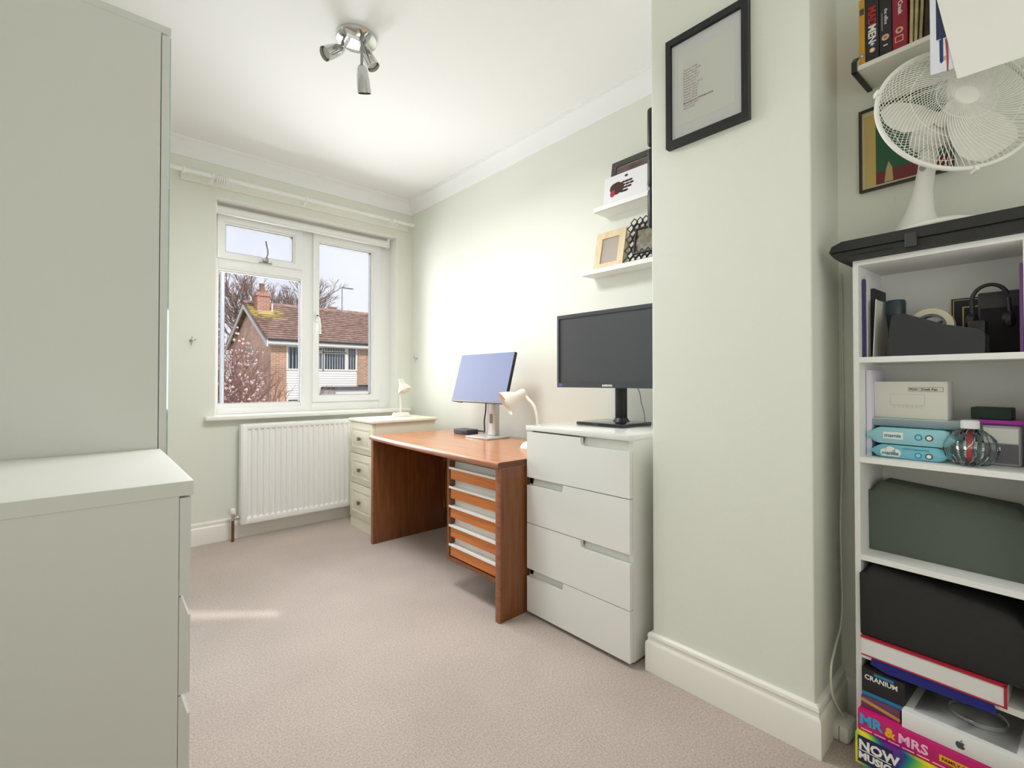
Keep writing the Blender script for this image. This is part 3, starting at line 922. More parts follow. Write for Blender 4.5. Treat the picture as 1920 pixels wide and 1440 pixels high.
# lattice frame: honeycomb of dark wires
t = thing('framed_photo', 'dark diamond lattice photo frame at the right of the lower ledge', 'photo frame', (1.842, 1.175, 1.5145))
L = Matrix.Rotation(R(12), 4, 'Y')
bm = new_bm()
WW, HH = .20, .215
step = .030
for iy in range(-3, 4):
    for iz in range(0, 8):
        yy, zz_ = iy * step + (step / 2 if iz % 2 else 0), .016 + iz * step * .9
        if abs(yy) > WW / 2 - .008 or zz_ > HH:
            continue
        if abs(yy) < .058 and .05 < zz_ < .165:
            continue
        s_ = step * .62
        corners = [(0, yy - s_, zz_), (0, yy, zz_ - s_), (0, yy + s_, zz_), (0, yy, zz_ + s_)]
        for q in range(4):
            tube(bm, [corners[q], corners[(q + 1) % 4]], .0024, 5)
bm.transform(L @ Matrix.Translation((.004, 0, .004))); obj('lattice', bm, mat('black_wire', (40, 38, 36), .35, metal=.3), t)
bm = new_bm(); frame_ring(bm, (-.060, .060, .045, .172), (-.052, .052, .053, .164), 'x', -.002, .010); bm.transform(L); obj('inner_frame', bm, MATS['black_wire'], t)
bm = new_bm(); box(bm, .004, .006, -.053, .053, .052, .165); bm.transform(L); obj('photo', bm, mat('garden_photo', (112, 108, 92), .3, coat=.4, var=.6, vscale=40), t)
bm = new_bm(); box(bm, .007, .010, -.086, .086, .02, .20); bm.transform(L); obj('mirror_back', bm, mat('mirror_tiles', (200, 198, 192), .15, metal=.6), t)

# handprint card (folded)
t = thing('greeting_card', 'white folded card with dark painted handprint on the upper ledge', 'card', (1.842, 1.275, 1.8115))
CW = mat('card_white', (238, 238, 242), .6)
L = Matrix.Rotation(R(6), 4, 'Y')
bm = new_bm(); box(bm, 0, .0012, -.118, .118, 0, .145); bm.transform(L); obj('front_leaf', bm, CW, t)
bm = new_bm(); box(bm, 0, .0012, -.118, .118, 0, .145); bm.transform(Matrix.Translation((0.0, -.1175, 0)) @ L @ Matrix.Rotation(R(-28), 4, 'Z') @ Matrix.Translation((0, .118, 0))); bm.free()
bm = new_bm(); prism(bm, [(0, 0), (.0012, 0), (.026, .0), (.026, .14), (.0165, .145), (.0153, .145)], 'y', -.1205, -.1185); obj('side_leaf', bm, CW, t)
def blob(bm, pts, x=-.0006, mtx=L):
    prism(bm, pts, 'x', x, -.0001, mtx)
def ell(cy_, cz_, a_, b_, rot=0, n=14):
    return [(cy_ + a_ * math.cos(2 * math.pi * k / n) * math.cos(rot) - b_ * math.sin(2 * math.pi * k / n) * math.sin(rot), cz_ + a_ * math.cos(2 * math.pi * k / n) * math.sin(rot) + b_ * math.sin(2 * math.pi * k / n) * math.cos(rot)) for k in range(n)]
random.seed(5)
bm = new_bm()
blob(bm, [(p[0] * 1 + random.uniform(-.002, .002), p[1] + random.uniform(-.002, .002)) for p in ell(.044, .078, .040, .030)])
hp = obj('handprint', bm, mat('dark_brown_paint', (62, 34, 30), .6), t)
bm = new_bm()
for k, (zc, y_end) in enumerate(((.098, -.040), (.084, -.048), (.070, -.036), (.054, -.014))):
    ya = .018
    for q in range(3):
        yc = ya + (y_end - ya) * (q + .5) / 3
        blob(bm, ell(yc, zc, .0115, .0054, -.05), x=-.0007)
blob(bm, ell(-.006, .126, .009, .006), x=-.0007)
obj('fingers', bm, MATS['dark_brown_paint'], hp)
bm = new_bm(); blob(bm, ell(.066, .058, .014, .018, .3), x=-.0010); obj('red_paint', bm, mat('red_paint', (176, 40, 52), .6), hp)

# black padded panels hung on the inner side of the chimney breast
t = thing('wall_hanger', 'black stacked padded panels hung on the window side of chimney breast', 'wall hanger', (1.52, CY1, 1.51))
for i in range(3):
    za = 1.512 + i * .143
    bm = new_bm(); box(bm, 1.447, 1.62, CY1 + .0005, CY1 + .030, za, za + .138, .012, 3); obj('panel', bm, BLACK, t, 40, True)

# ------------------------------------------------------------------ framed text print on the chimney breast
fp = thing('framed_print', 'black framed text print with wide white mount on the chimney breast', 'picture', (XC, .682, 1.742))
x_ = XC - .022
bm = new_bm(); frame_ring(bm, (.551, .812, 1.742, 2.097), (.570, .795, 1.764, 2.076), 'x', x_, XC - .0005); obj('frame', bm, mat('black_frame', (30, 31, 32), .45), fp, None, True)
bm = new_bm(); box(bm, XC - .010, XC - .002, .568, .797, 1.762, 2.078); obj('mount', bm, mat('mount_white', (247, 247, 249), .6), fp, None, True)
bm = new_bm(); box(bm, XC - .0112, XC - .0098, .592, .772, 1.806, 2.030); obj('print', bm, mat('print_paper', (250, 250, 244), .6), fp, None, True)
lines = ['Madrid 2008', 'Barcelona 2009', 'Lisbon 2009', 'Budapest 2012', 'Istanbul 2012', 'Rome 2013', 'Amsterdam 2013', 'Krakow 2014', 'Munich 2015', 'Bruges 2016', 'Vienna 2018', 'Venice 2019', 'Bowness-on-Windermere', 'Tenerife 2021', 'Paris 2022']
RI = mat('brown_ink', (172, 146, 138), .6)
for i, s_ in enumerate(lines):
    z_ = 1.975 - i * .0088
    bd = s_.startswith('Bow')
    text('lettering', s_, .0088, mat('brown_ink_bold', (120, 84, 76), .6) if bd else RI, fp, rmat((XC - .0115, .755, z_), (0, -1, 0), (0, 0, 1)), ext=.0001, sx=1.05, world=True, bold=.0002 if bd else 0)
bm = new_bm(); box(bm, XC - .0175, XC - .0165, .569, .796, 1.763, 2.077); obj('glazing', bm, glass('picture_glass'), fp, None, True)

# ------------------------------------------------------------------ right alcove
def athing(name, lab, cat, vuz, rot=0.0, group=None):
    return thing(name, lab, cat, A(*vuz), ALR + rot, group)
def aobj(name, bm, m, parent, smooth=None):
    bm.transform(MA)
    return obj(name, bm, m, parent, smooth, True)
def asingle(name, bm, m, lab, cat, vuz, group=None, smooth=None):
    bm.transform(MA)
    return single(name, bm, m, lab, cat, A(*vuz), ALR, group, smooth, True)
def atext(s, size, m, parent, vuz, right=(0, 1, 0), up=(0, 0, 1), **kw):
    return text('lettering', s, size, m, parent, MA @ rmat(vuz, right, up), world=True, **kw)
def abox(name, m, parent, v0, v1, u0, u1, z0, z1, bev=0.0):
    bm = new_bm(); box(bm, v0, v1, u0, u1, z0, z1, bev)
    return aobj(name, bm, m, parent, 30 if bev else None)

BKW = mat('bookcase_white', (236, 236, 234), .45)
bc = athing('bookcase', 'narrow white five tier bookcase in the right alcove', 'bookcase', (.10, .25, 0))
for u in (.094, .397):
    abox('side_panel', BKW, bc, .003, .200, u, u + .012, 0, 1.278)
abox('top_panel', BKW, bc, .003, .200, .094, .409, 1.278, 1.292, .001)
for zt in (1.041, .784, .534, .285, .034):
    abox('shelf', BKW, bc, .008, .1995, .106, .397, zt - .014, zt)
abox('back_panel', BKW, bc, .003, .008, .106, .397, .02, 1.278)
abox('plinth', BKW, bc, .180, .192, .106, .397, 0, .020)

# black flat case on the bookcase
ca = athing('equipment_case', 'flat black plastic case lying on top of the white bookcase', 'case', (.11, .28, 1.292))
BP = mat('black_case_plastic', (38, 38, 38), .5, bump=.1, bscale=400)
bm = new_bm(); prism(bm, [(.070, 1.2925), (.60, 1.2925), (.60, 1.317), (.047, 1.317), (.056, 1.305)], 'x', .004, .212); aobj('lower_shell', bm, BP, ca)
bm = new_bm(); prism(bm, [(.045, 1.320), (.60, 1.320), (.60, 1.345), (.075, 1.345), (.052, 1.336)], 'x', .003, .216); aobj('upper_shell', bm, BP, ca)
abox('seam', BLACK, ca, .006, .208, .05, .59, 1.316, 1.321)
abox('latch', mat('latch_grey', (62, 62, 64), .35), ca, .212, .219, .205, .228, 1.300, 1.334, .002)
abox('latch', MATS['latch_grey'], ca, .212, .219, .43, .453, 1.300, 1.334, .002)
abox('groove', BLACK, ca, .2125, .214, .09, .18, 1.306, 1.309)

# desk fan
FWH = mat('fan_white', (232, 231, 226), .35)
fan = athing('desk_fan', 'white oscillating desk fan standing on the black case', 'fan', (.14, .25, 1.345))
bm = new_bm(); lathe(bm, [(.088, 0), (.090, .006), (.084, .014), (.060, .022), (.030, .027), (.0, .028)], 40, Matrix.Translation((.118, .250, 1.345)), cap=False); bs = aobj('base', bm, FWH, fan, 35)
bm = new_bm(); lathe(bm, [(.010, 0), (.010, .006), (.0, .007)], 16, Matrix.Translation((.135, .285, 1.366)), cap=False); aobj('button', bm, FWH, bs, 35)
bm = new_bm()
rings = []
for (v_, u_, z_, a_, b_) in ((.105, .205, 1.362, .034, .048), (.105, .210, 1.41, .024, .030), (.105, .217, 1.46, .020, .021), (.107, .226, 1.51, .018, .018), (.110, .231, 1.545, .018, .018), (.112, .232, 1.575, .016, .016)):
    rings.append([bm.verts.new((v_ + a_ * math.cos(2 * math.pi * k / 20), u_ + b_ * math.sin(2 * math.pi * k / 20), z_)) for k in range(20)])
for i in range(len(rings) - 1):
    for k in range(20):
        bm.faces.new((rings[i][k], rings[i][(k + 1) % 20], rings[i + 1][(k + 1) % 20], rings[i + 1][k]))
bm.faces.new(rings[-1]); bm.faces.new(rings[0][::-1])
nk = aobj('neck', bm, FWH, fan, 50)
bm = new_bm(); lathe(bm, [(.007, 0), (.007, .004), (.0, .005)], 14, zmat((.125, .222, 1.512), (1, .25, 0)), cap=False); aobj('tilt_screw', bm, mat('screw_grey', (150, 148, 140), .4), nk, 40)
FA, FE = .690, .1987
fn = Vector((math.cos(FE) * math.cos(FA), math.cos(FE) * math.sin(FA), math.sin(FE)))
FC = Vector((.19, .2926, 1.608))
FM = zmat(FC, fn)
bm = new_bm(); lathe(bm, [(.0, -.135), (.022, -.130), (.036, -.110), (.040, -.085), (.040, -.058), (.030, -.046), (.0, -.044)], 28, FM, cap=False); aobj('motor_housing', bm, FWH, fan, 45)
FR = .157
bm = new_bm(); torus(bm, FR, .0052, 72, 10, FM); gr = aobj('guard_ring', bm, FWH, fan, 60)
def guard(zfun, twist, n, r_in, rw):
    bm = new_bm()
    for i in range(n):
        a0 = 2 * math.pi * i / n
        pts = []
        for k in range(10):
            f = k / 9.0
            r_ = r_in + (FR - r_in) * f
            a = a0 + twist * f
            pts.append((r_ * math.cos(a), r_ * math.sin(a), zfun(r_)))
        tube(bm, pts, rw, 4, False)
    for r_ in (.058, .105):
        torus(bm, r_, rw, 48, 4, Matrix.Translation((0, 0, zfun(r_))))
    bm.transform(FM)
    return bm
zf = lambda r_: .040 * max(0, 1 - (r_ / FR) ** 4) ** .75
zr = lambda r_: -.050 * max(0, 1 - (r_ / FR) ** 4) ** .75
aobj('front_guard', guard(zf, 1.05, 84, .022, .0008), FWH, fan)
aobj('rear_guard', guard(zr, -.55, 72, .040, .0008), FWH, fan)
bm = new_bm(); lathe(bm, [(.023, .0390), (.023, .0405), (.018, .0412), (.0, .0415)], 28, FM, cap=False); aobj('centre_badge', bm, FWH, fan, 40)
bm = new_bm(); lathe(bm, [(.018, -.042), (.020, .006), (.014, .013), (.0, .015)], 24, FM, cap=False); aobj('hub', bm, FWH, fan, 40)
BL = mat('blade_plastic', (226, 225, 218), .4)
# direction of image-left/up in the fan plane
rt_l = Vector((0, 1, 0)); rt_l = (rt_l - fn * rt_l.dot(fn)).normalized()
up_l = fn.cross(rt_l)
for k, ang in enumerate((192, 72, -48)):
    bm = new_bm()
    rows = []
    nr_, na_ = 9, 7
    for i in range(nr_):
        f = i / (nr_ - 1)
        r_ = .018 + (.140 - .018) * f
        wid = (.34 + .46 * math.sin(math.pi * min(1, f * .62 + .12))) * (1.0 if f < .85 else 1 - (f - .85) * 2.3) * (.150 / (r_ + .075))
        row = []
        for j in range(na_):
            g_ = j / (na_ - 1) - .5
            a = R(ang) + g_ * wid * 1.55
            row.append(FC + (rt_l * math.cos(a) + up_l * math.sin(a)) * r_ + fn * (-.006 + g_ * .036 * (1 - .3 * f)))
        rows.append(row)
    top = [[bm.verts.new(p) for p in r_] for r_ in rows]
    bot = [[bm.verts.new(p - fn * .002) for p in r_] for r_ in rows]
    for i in range(nr_ - 1):
        for j in range(na_ - 1):
            bm.faces.new((top[i][j], top[i][j + 1], top[i + 1][j + 1], top[i + 1][j]))
            bm.faces.new((bot[i][j + 1], bot[i][j], bot[i + 1][j], bot[i + 1][j + 1]))
    for i in range(nr_ - 1):
        for j in (0, na_ - 1):
            bm.faces.new((top[i][j], top[i + 1][j], bot[i + 1][j], bot[i][j]))
    for j in range(na_ - 1):
        bm.faces.new((top[-1][j], top[-1][j + 1], bot[-1][j + 1], bot[-1][j]))
    aobj('blade', bm, BL, fan, 50)
for ang in (168, -75, 40):
    p = FC + (rt_l * math.cos(R(ang)) + up_l * math.sin(R(ang))) * (FR + .006)
    bm = new_bm(); box(bm, -.004, .004, -.006, .006, -.008, .010, .002, mtx=zmat(p, fn)); aobj('guard_clip', bm, FWH, gr, 30)

# wall shelf with disc boxes
sh = athing('wall_shelf', 'white wall shelf holding disc box sets above the fan', 'shelf', (.065, .34, 1.825))
abox('shelf_board', mat('shelf_white', (234, 232, 222), .5), sh, 0, .130, .078, .72, 1.825, 1.838, .001)
bm = new_bm()
box(bm, .0, .136, .0765, .0885, 1.820, 1.825)
box(bm, .1305, .1355, .0765, .0885, 1.820, 1.850)
prism(bm, [(.1305, 1.850), (.1355, 1.850), (.118, 1.868), (.114, 1.866)], 'y', .0765, .0885)
aobj('bracket', bm, BLACK, sh)
bm = new_bm(); box(bm, .0, .136, .55, .562, 1.820, 1.825); box(bm, .1305, .1355, .55, .562, 1.820, 1.850); aobj('bracket', bm, BLACK, sh)
def disc_box(lab, u0, u1, vf, h_, cm):
    t = athing('disc_box', lab, 'box set', (.07, (u0 + u1) / 2, 1.838), group='disc box sets on the wall shelf')
    abox('case', cm, t, vf - .118, vf, u0, u1, 1.838, 1.838 + h_, .0015)
    return t
def rating(t, u, z, vf, r1, c1, c2):
    bm = new_bm(); lathe(bm, [(r1, 0), (r1, .0005)], 18, zmat((vf + .0002, u, z), (1, 0, 0))); q = aobj('rating_mark', bm, c1, t)
    bm = new_bm(); lathe(bm, [(r1 * .5, 0), (r1 * .5, .0004)], 14, zmat((vf + .0008, u, z), (1, 0, 0))); aobj('mark_centre', bm, c2, q)
PEACH = mat('peach_print', (232, 178, 148), .6); REDP = mat('red_print', (190, 34, 40), .6)
dn = (0, 0, -1); rg = (0, 1, 0)
d1 = disc_box('yellow disc box at the left end of the wall shelf', .0915, .1050, .124, .180, mat('amber_sleeve', (206, 150, 42), .45))
abox('title_block', mat('dark_grey_print', (74, 72, 66), .6), d1, .1235, .1243, .0935, .1030, 1.975, 1.992)
rating(d1, .0983, 1.862, .124, .0050, mat('grey_print', (120, 128, 124), .6), WPRINT)
d2 = disc_box('black disc box with red and white spine lettering', .1062, .1360, .126, .190, mat('black_sleeve', (34, 33, 36), .4))
atext('MAD', .0235, REDP, d2, (.1263, .1135, 1.984), dn, rg, bold=.0006, sx=1.0)
atext('MEN', .0235, WPRINT, d2, (.1263, .1135, 1.934), dn, rg, bold=.0006, sx=1.0)
rating(d2, .1215, 1.866, .126, .0062, PEACH, WPRINT)
rating(d2, .1215, 1.882, .126, .0058, mat('blue_print', (104, 130, 168), .6), WPRINT)
d3 = disc_box('black disc box with small white lowercase spine title', .1370, .1636, .126, .190, MATS['black_sleeve'])
atext('the office', .0110, WPRINT, d3, (.1263, .1480, 1.960), dn, rg)
bm = new_bm(); box(bm, .1258, .1264, .1420, .1440, 1.905, 1.952); aobj('subtitle_line', bm, mat('grey_ink', (150, 150, 148), .6), d3)
rating(d3, .1500, 1.884, .126, .0080, PEACH, mat('orange_print', (196, 120, 60), .6))
abox('spine_mark', WPRINT, d3, .1258, .1264, .1455, .1545, 1.862, 1.865)
d4 = disc_box('red disc box with white spine title', .1646, .1945, .126, .192, mat('crimson_sleeve', (150, 30, 52), .4))
atext("Dawson's Creek", .0135, WPRINT, d4, (.1263, .1768, 2.018), dn, rg, bold=.0002)
rating(d4, .1790, 1.886, .126, .0080, PEACH, mat('crimson_print', (150, 40, 56), .6))
bm = new_bm(); frame_ring(bm, (.1700, .1870, 1.856, 1.872), (.1720, .1850, 1.858, 1.870), 'x', .1258, .1264); aobj('spine_mark', bm, PEACH, d4)
# cream pamphlets and a dark paperback
bm = new_bm()
for k, (u0, lean, hh) in enumerate(((.197, .004, .17), (.205, .006, .185), (.213, .008, .165))):
    prism(bm, [(u0, 1.8382), (u0 + .006, 1.8382), (u0 + .006 + lean, 1.838 + hh), (u0 + lean, 1.838 + hh)], 'x', .02, .118 - k * .006)
asingle('pamphlets', bm, mat('aged_paper', (206, 192, 150), .8, var=.2, vscale=30), 'cream paper pamphlets leaning beside the red disc box', 'papers', (.06, .207, 1.838))
bm = new_bm(); prism(bm, [(.2270, 1.8382), (.2420, 1.8382), (.2480, 1.99), (.2330, 1.99)], 'x', .01, .122)
asingle('paperback', bm, mat('dark_brown_cover', (48, 38, 28), .5, var=.4, vscale=40), 'dark brown paperback leaning against the cream pamphlets', 'book', (.06, .236, 1.838))

# upper shelf and the sheets hanging from it
us = athing('wall_shelf', 'upper white wall shelf with sheets of card hanging from its edge', 'shelf', (.13, .45, 2.118))
abox('shelf_board', MATS['shelf_white'], us, 0, .262, .18, .75, 2.118, 2.132, .001)
t = athing('photo_print', 'white bordered photo print hanging behind the blank sheet', 'photo', (.2635, .31, 1.66))
bm = new_bm(); prism(bm, [(.264, 1.669), (.352, 1.660), (.352, 2.128), (.264, 2.128)], 'x', .2625, .2640); aobj('paper', bm, mat('photo_paper', (226, 228, 238), .35), t)
bm = new_bm(); prism(bm, [(.2745, 1.742), (.345, 1.735), (.345, 2.05), (.2745, 2.05)], 'x', .2640, .2643); aobj('navy_area', bm, mat('navy_print', (44, 48, 84), .4), t)
bm = new_bm()
prism(bm, [(.2760, 1.738), (.2795, 1.738), (.2800, 1.690), (.2830, 1.686), (.2860, 1.690), (.2860, 1.742)], 'x', .2640, .2643); aobj('blue_figure', bm, mat('blue_ink', (40, 62, 110), .4), t)
bm = new_bm(); prism(bm, [(.2890, 1.738), (.2935, 1.738), (.2950, 1.690), (.2940, 1.664), (.2915, 1.664), (.2910, 1.700)], 'x', .2640, .2644); aobj('red_figure', bm, mat('red_ink', (170, 76, 80), .4), t)
bm = new_bm(); prism(bm, [(.2862, 1.700), (.2905, 1.700), (.2905, 1.690), (.2862, 1.690)], 'x', .2640, .2643); aobj('tan_patch', bm, mat('tan_ink', (208, 168, 120), .4), t)
bm = new_bm(); prism(bm, [(.309, 1.637), (.470, 1.628), (.470, 2.128), (.2275, 2.128)], 'x', .2660, .2675)
asingle('card_sheet', bm, mat('blank_card', (236, 236, 230), .6), 'large blank white sheet of card hanging in front of the fan', 'sheet', (.2665, .38, 1.628))

# framed poster behind the fan
t = athing('framed_poster', 'thin dark framed poster with green and yellow panels behind the fan', 'picture', (.008, .16, 1.528))
bm = new_bm(); frame_ring(bm, (.058, .262, 1.528, 1.766), (.064, .256, 1.534, 1.760), 'x', .001, .014); aobj('frame', bm, mat('dark_wood_frame', (58, 44, 34), .4), t)
abox('mount', mat('cream_mount', (214, 208, 180), .7), t, .001, .006, .063, .257, 1.533, 1.761)
abox('yellow_panel', mat('ochre_print', (206, 180, 108), .6), t, .006, .0066, .070, .0965, 1.541, 1.748)
abox('green_panel', mat('green_print', (52, 96, 72), .6), t, .006, .0066, .0965, .250, 1.576, 1.752)
abox('maroon_panel', mat('maroon_print', (122, 52, 58), .6), t, .006, .0066, .0965, .250, 1.541, 1.576)
bm = new_bm(); prism(bm, [(.1160, 1.543), (.136, 1.543), (.134, 1.580), (.126, 1.600), (.120, 1.580)], 'x', .0066, .007); aobj('figure', bm, mat('flesh_print', (196, 170, 120), .6), t)

# cable, plug and dark slab in the gap beside the bookcase
bm = new_bm(); tube(bm, spline([(1.668, .388, 1.300), (1.668, .388, 1.16), (1.672, .388, .95), (1.673, .388, .80), (1.640, .388, .57), (1.640, .386, .31), (1.560, .384, .237), (1.502, .380, .208), (1.500, .378, .14), (1.545, .372, .075), (1.575, .362, .040)], 8), .0030, 7)
single('white_cable', bm, mat('white_flex', (218, 216, 204), .5), 'white power cable running down the side of the chimney breast', 'cable', (1.6, .385, .03), world=True, smooth=60)
t = athing('plug_adapter', 'white plug adapter on the carpet beside the bookcase', 'plug', (.13, .048, 0))
abox('body', mat('white_plug', (226, 224, 220), .4), t, .085, .165, .022, .066, .0005, .046, .010)
abox('seam', mat('seam_blue', (90, 96, 130), .5), t, .164, .1656, .0425, .0440, .006, .044)
bm = new_bm(); box(bm, .004, .060, .058, .088, 0, .84, .004)  # dark item behind the bookcase, drawn long to stand for the gap's shadow
asingle('gap_item_shadow', bm, mat('item_shadow_dark', (26, 30, 32), .6), 'dark item and gap shadow as one slab behind the bookcase', 'board', (.03, .073, 0))

# ---- top compartment
Z1 = 1.041
def slab(name, m, lab, cat, v0, v1, u0, u1, z0, z1, bev=0.0, group=None):
    bm = new_bm(); box(bm, v0, v1, u0, u1, z0, z1, bev)
    return asingle(name, bm, m, lab, cat, ((v0 + v1) / 2, (u0 + u1) / 2, z0), group, 30 if bev else None)
slab('folder', mat('violet_card', (66, 58, 112), .5), 'violet folder standing at the left of the top shelf', 'folder', .03, .175, .1075, .1115, Z1, 1.246)
slab('folder', mat('white_card', (226, 224, 226), .6), 'white folder between the violet folder and black notebook', 'folder', .03, .160, .1120, .1145, Z1, 1.252)
nb = athing('notebook', 'black notebook standing beside the white folder on the top shelf', 'notebook', (.08, .122, Z1))
abox('cover', mat('black_cloth', (40, 38, 40), .6), nb, .035, .135, .1150, .1240, Z1, 1.225, .002)
abox('cover_mark', WPRINT, nb, .118, .126, .1239, .1243, 1.190, 1.198)
bm = new_bm(); prism(bm, [(.1262, Z1), (.1280, Z1), (.1350, 1.190), (.1332, 1.190)], 'x', .06, .165)
asingle('paper_card', bm, mat('pale_card', (220, 220, 208), .6), 'pale card leaning against the black notebook', 'card', (.11, .13, Z1))
t = athing('travel_cup', 'dark teal travel cup behind the tape dispenser', 'cup', (.10, .160, Z1))
bm = new_bm(); lathe(bm, [(.0, 0), (.015, 0), (.0165, .07), (.0195, .105), (.0205, .112)], 24, Matrix.Translation((.10, .160, Z1)), cap=False); aobj('body', bm, mat('dark_teal', (40, 52, 58), .35), t, 40)
bm = new_bm(); lathe(bm, [(.0213, .112), (.0215, .145), (.019, .150), (.0, .150)], 24, Matrix.Translation((.10, .160, Z1)), cap=False); aobj('lid', bm, mat('dark_teal_lid', (50, 64, 70), .3), t, 40)
td = athing('tape_dispenser', 'black desk tape dispenser with a roll on the top shelf', 'tape dispenser', (.14, .25, Z1))
side = [(.160, Z1), (.335, Z1), (.336, 1.085), (.325, 1.098), (.27, 1.112), (.215, 1.137), (.195, 1.146), (.178, 1.147), (.168, 1.138), (.164, 1.11)]
TD = mat('dispenser_black', (48, 49, 54), .4)
for va, vb in ((.155, .178), (.100, .122)):
    bm = new_bm(); prism(bm, side, 'x', va, vb); aobj('side_wall', bm, TD, td, 30)
bm = new_bm(); prism(bm, [(.164, Z1), (.333, Z1), (.333, 1.072), (.164, 1.072)], 'x', .121, .156); aobj('body', bm, TD, td)
bm = new_bm(); M_ = zmat((.126, .238, 1.113), (1, 0, 0)); lathe(bm, [(.030, 0), (.043, 0), (.043, .024), (.030, .024), (.030, 0)], 32, M_, cap=False); rl = aobj('tape_roll', bm, mat('tape_tan', (196, 186, 166), .35), td, 40)
bm = new_bm(); lathe(bm, [(.024, .001), (.030, .001), (.030, .023), (.024, .023), (.024, .001)], 32, M_, cap=False)
for k in range(3):
    a = k * 2 * math.pi / 3 + .5
    tube(bm, [M_ @ Vector((.004 * math.cos(a), .004 * math.sin(a), .012)), M_ @ Vector((.026 * math.cos(a), .026 * math.sin(a), .012))], .004, 8)
lathe(bm, [(.0, 0), (.007, 0), (.007, .024), (.0, .024)], 16, M_, cap=False)
aobj('hub', bm, mat('grey_hub', (96, 96, 100), .4), rl, 40)
abox('cutter', BLACK, td, .118, .160, .305, .334, 1.085, 1.118, .003)
t = athing('framed_badge', 'small navy framed badge with gold lines at back of the top shelf', 'frame', (.015, .285, 1.10))
abox('frame', mat('black_thin_frame', (34, 32, 32), .4), t, .0085, .016, .255, .312, 1.042, 1.190)
abox('navy_card', mat('navy_card', (32, 38, 62), .5), t, .0155, .0168, .258, .309, 1.05, 1.187)
bm = new_bm(); frame_ring(bm, (.2585, .3085, 1.06, 1.1865), (.2600, .3070, 1.0615, 1.185), 'x', .0165, .0174); frame_ring(bm, (.276, .309, 1.07, 1.168), (.2785, .3065, 1.0725, 1.1655), 'x', .0165, .0174); aobj('gold_line', bm, mat('gold_foil', (198, 164, 84), .35, metal=.7), t)
t = athing('speaker', 'dark grey speaker box at the right of the top shelf', 'speaker', (.075, .352, Z1))
abox('cabinet', mat('charcoal_box', (58, 57, 58), .55), t, .012, .096, .314, .386, Z1, 1.188, .004)
abox('front_grille', mat('speaker_cloth', (40, 39, 40), .9, bump=.4, bscale=900), t, .096, .098, .319, .381, Z1 + .006, 1.150)
t = athing('headphones', 'black headphones hooked over the speaker on the top shelf', 'headphones', (.128, .338, Z1))
bm = new_bm(); tube(bm, [(.128, .338 + .030 * math.cos(a), 1.165 + .036 * math.sin(a)) for a in [math.pi * (1.12 - k * 1.02 / 18) for k in range(19)]], .0042, 8); tube(bm, [(.128, .3082, 1.155), (.128, .3092, 1.130)], .004, 8); tube(bm, [(.128, .3677, 1.168), (.128, .370, 1.130)], .004, 8); aobj('headband', bm, BLACK, t, 60)
bm = new_bm(); lathe(bm, [(.0, 0), (.016, 0), (.019, .006), (.016, .014), (.0, .014)], 20, zmat((.128, .302, 1.118), (.2, 1, 0)), cap=False); aobj('ear_cup', bm, BLACK, t, 40)
bm = new_bm(); lathe(bm, [(.0, 0), (.016, 0), (.019, .006), (.016, .014), (.0, .014)], 20, zmat((.128, .362, 1.118), (.2, 1, 0)), cap=False); aobj('ear_cup', bm, BLACK, t, 40)
slab('folder', mat('purple_card', (116, 74, 132), .5), 'purple folder standing at the right end of the top shelf', 'folder', .03, .165, .3880, .3930, Z1, 1.235)

# ---- second compartment
Z2 = .784
slab('envelope_bundle', mat('lilac_paper', (224, 220, 236), .7), 'bundle of lilac white envelopes upright at left of the second shelf', 'envelopes', .03, .150, .1075, .1185, Z2, 1.008)
BLU = mat('wipes_blue', (150, 204, 216), .35)
BLU2 = mat('wipes_blue_deep', (120, 190, 208), .35)
TEAL = mat('teal_print', (60, 132, 150), .5)
def wipes(lab, m_, u0, u1, z0, z1, v0, v1, arch):
    t = athing('wipes_pack', lab, 'wipes', ((v0 + v1) / 2, (u0 + u1) / 2, z0), group='packs of wipes')
    bm = new_bm()
    h_ = z1 - z0
    prof = [(v0 + .004, 0), (v1 - .003, .001), (v1, h_ * .25), (v1 - .001, h_ * .75), (v1 - .006, h_ * .97), ((v0 + v1) / 2, h_), (v0 + .006, h_ * .97), (v0, h_ * .6), (v0, h_ * .25)]
    cols = []
    for uu, sc_, off in ((u0 - .016, .06, .45), (u0 - .003, .75, .10), (u0 + .008, 1, 0), (u1 - .008, 1, 0), (u1 + .003, .75, .10), (u1 + .014, .06, .45)):
        cols.append([bm.verts.new((p[0], uu, z0 + h_ * off + p[1] * sc_)) for p in prof])
    k = len(prof)
    for i in range(len(cols) - 1):
        for j in range(k):
            bm.faces.new((cols[i][j], cols[i][(j + 1) % k], cols[i + 1][(j + 1) % k], cols[i + 1][j]))
    bm.faces.new(cols[0][::-1]); bm.faces.new(cols[-1])
    aobj('wrapper', bm, m_, t, 50)
    return t
w1 = wipes('lower blue pack of wipes on the second shelf', BLU2, .135, .258, Z2 + .0005, .819, .045, .166, 0)
w2 = wipes('upper blue pack of wipes lying on another pack', BLU, .128, .268, .8195, .8620, .035, .163, 0)
vv = .1668
bm = new_bm()
for (uc, zc, r_) in ((.150, .7985, .0095), (.161, .803, .0110), (.173, .7985, .0095)):
    lathe(bm, [(r_, 0), (r_, .0004)], 16, zmat((vv - .0005, uc, zc), (1, 0, 0)))
box(bm, vv - .0005, vv - .0001, .143, .180, .7895, .8005)
cl = aobj('cloud_badge', bm, WPRINT, w1)
atext('mamia', .0130, TEAL, w1, (vv + .0002, .1435, .7930), bold=.0003)
atext('sensitive fragrance free', .0050, TEAL, w1, (vv - .0002, .185, .8100), sx=1.1)
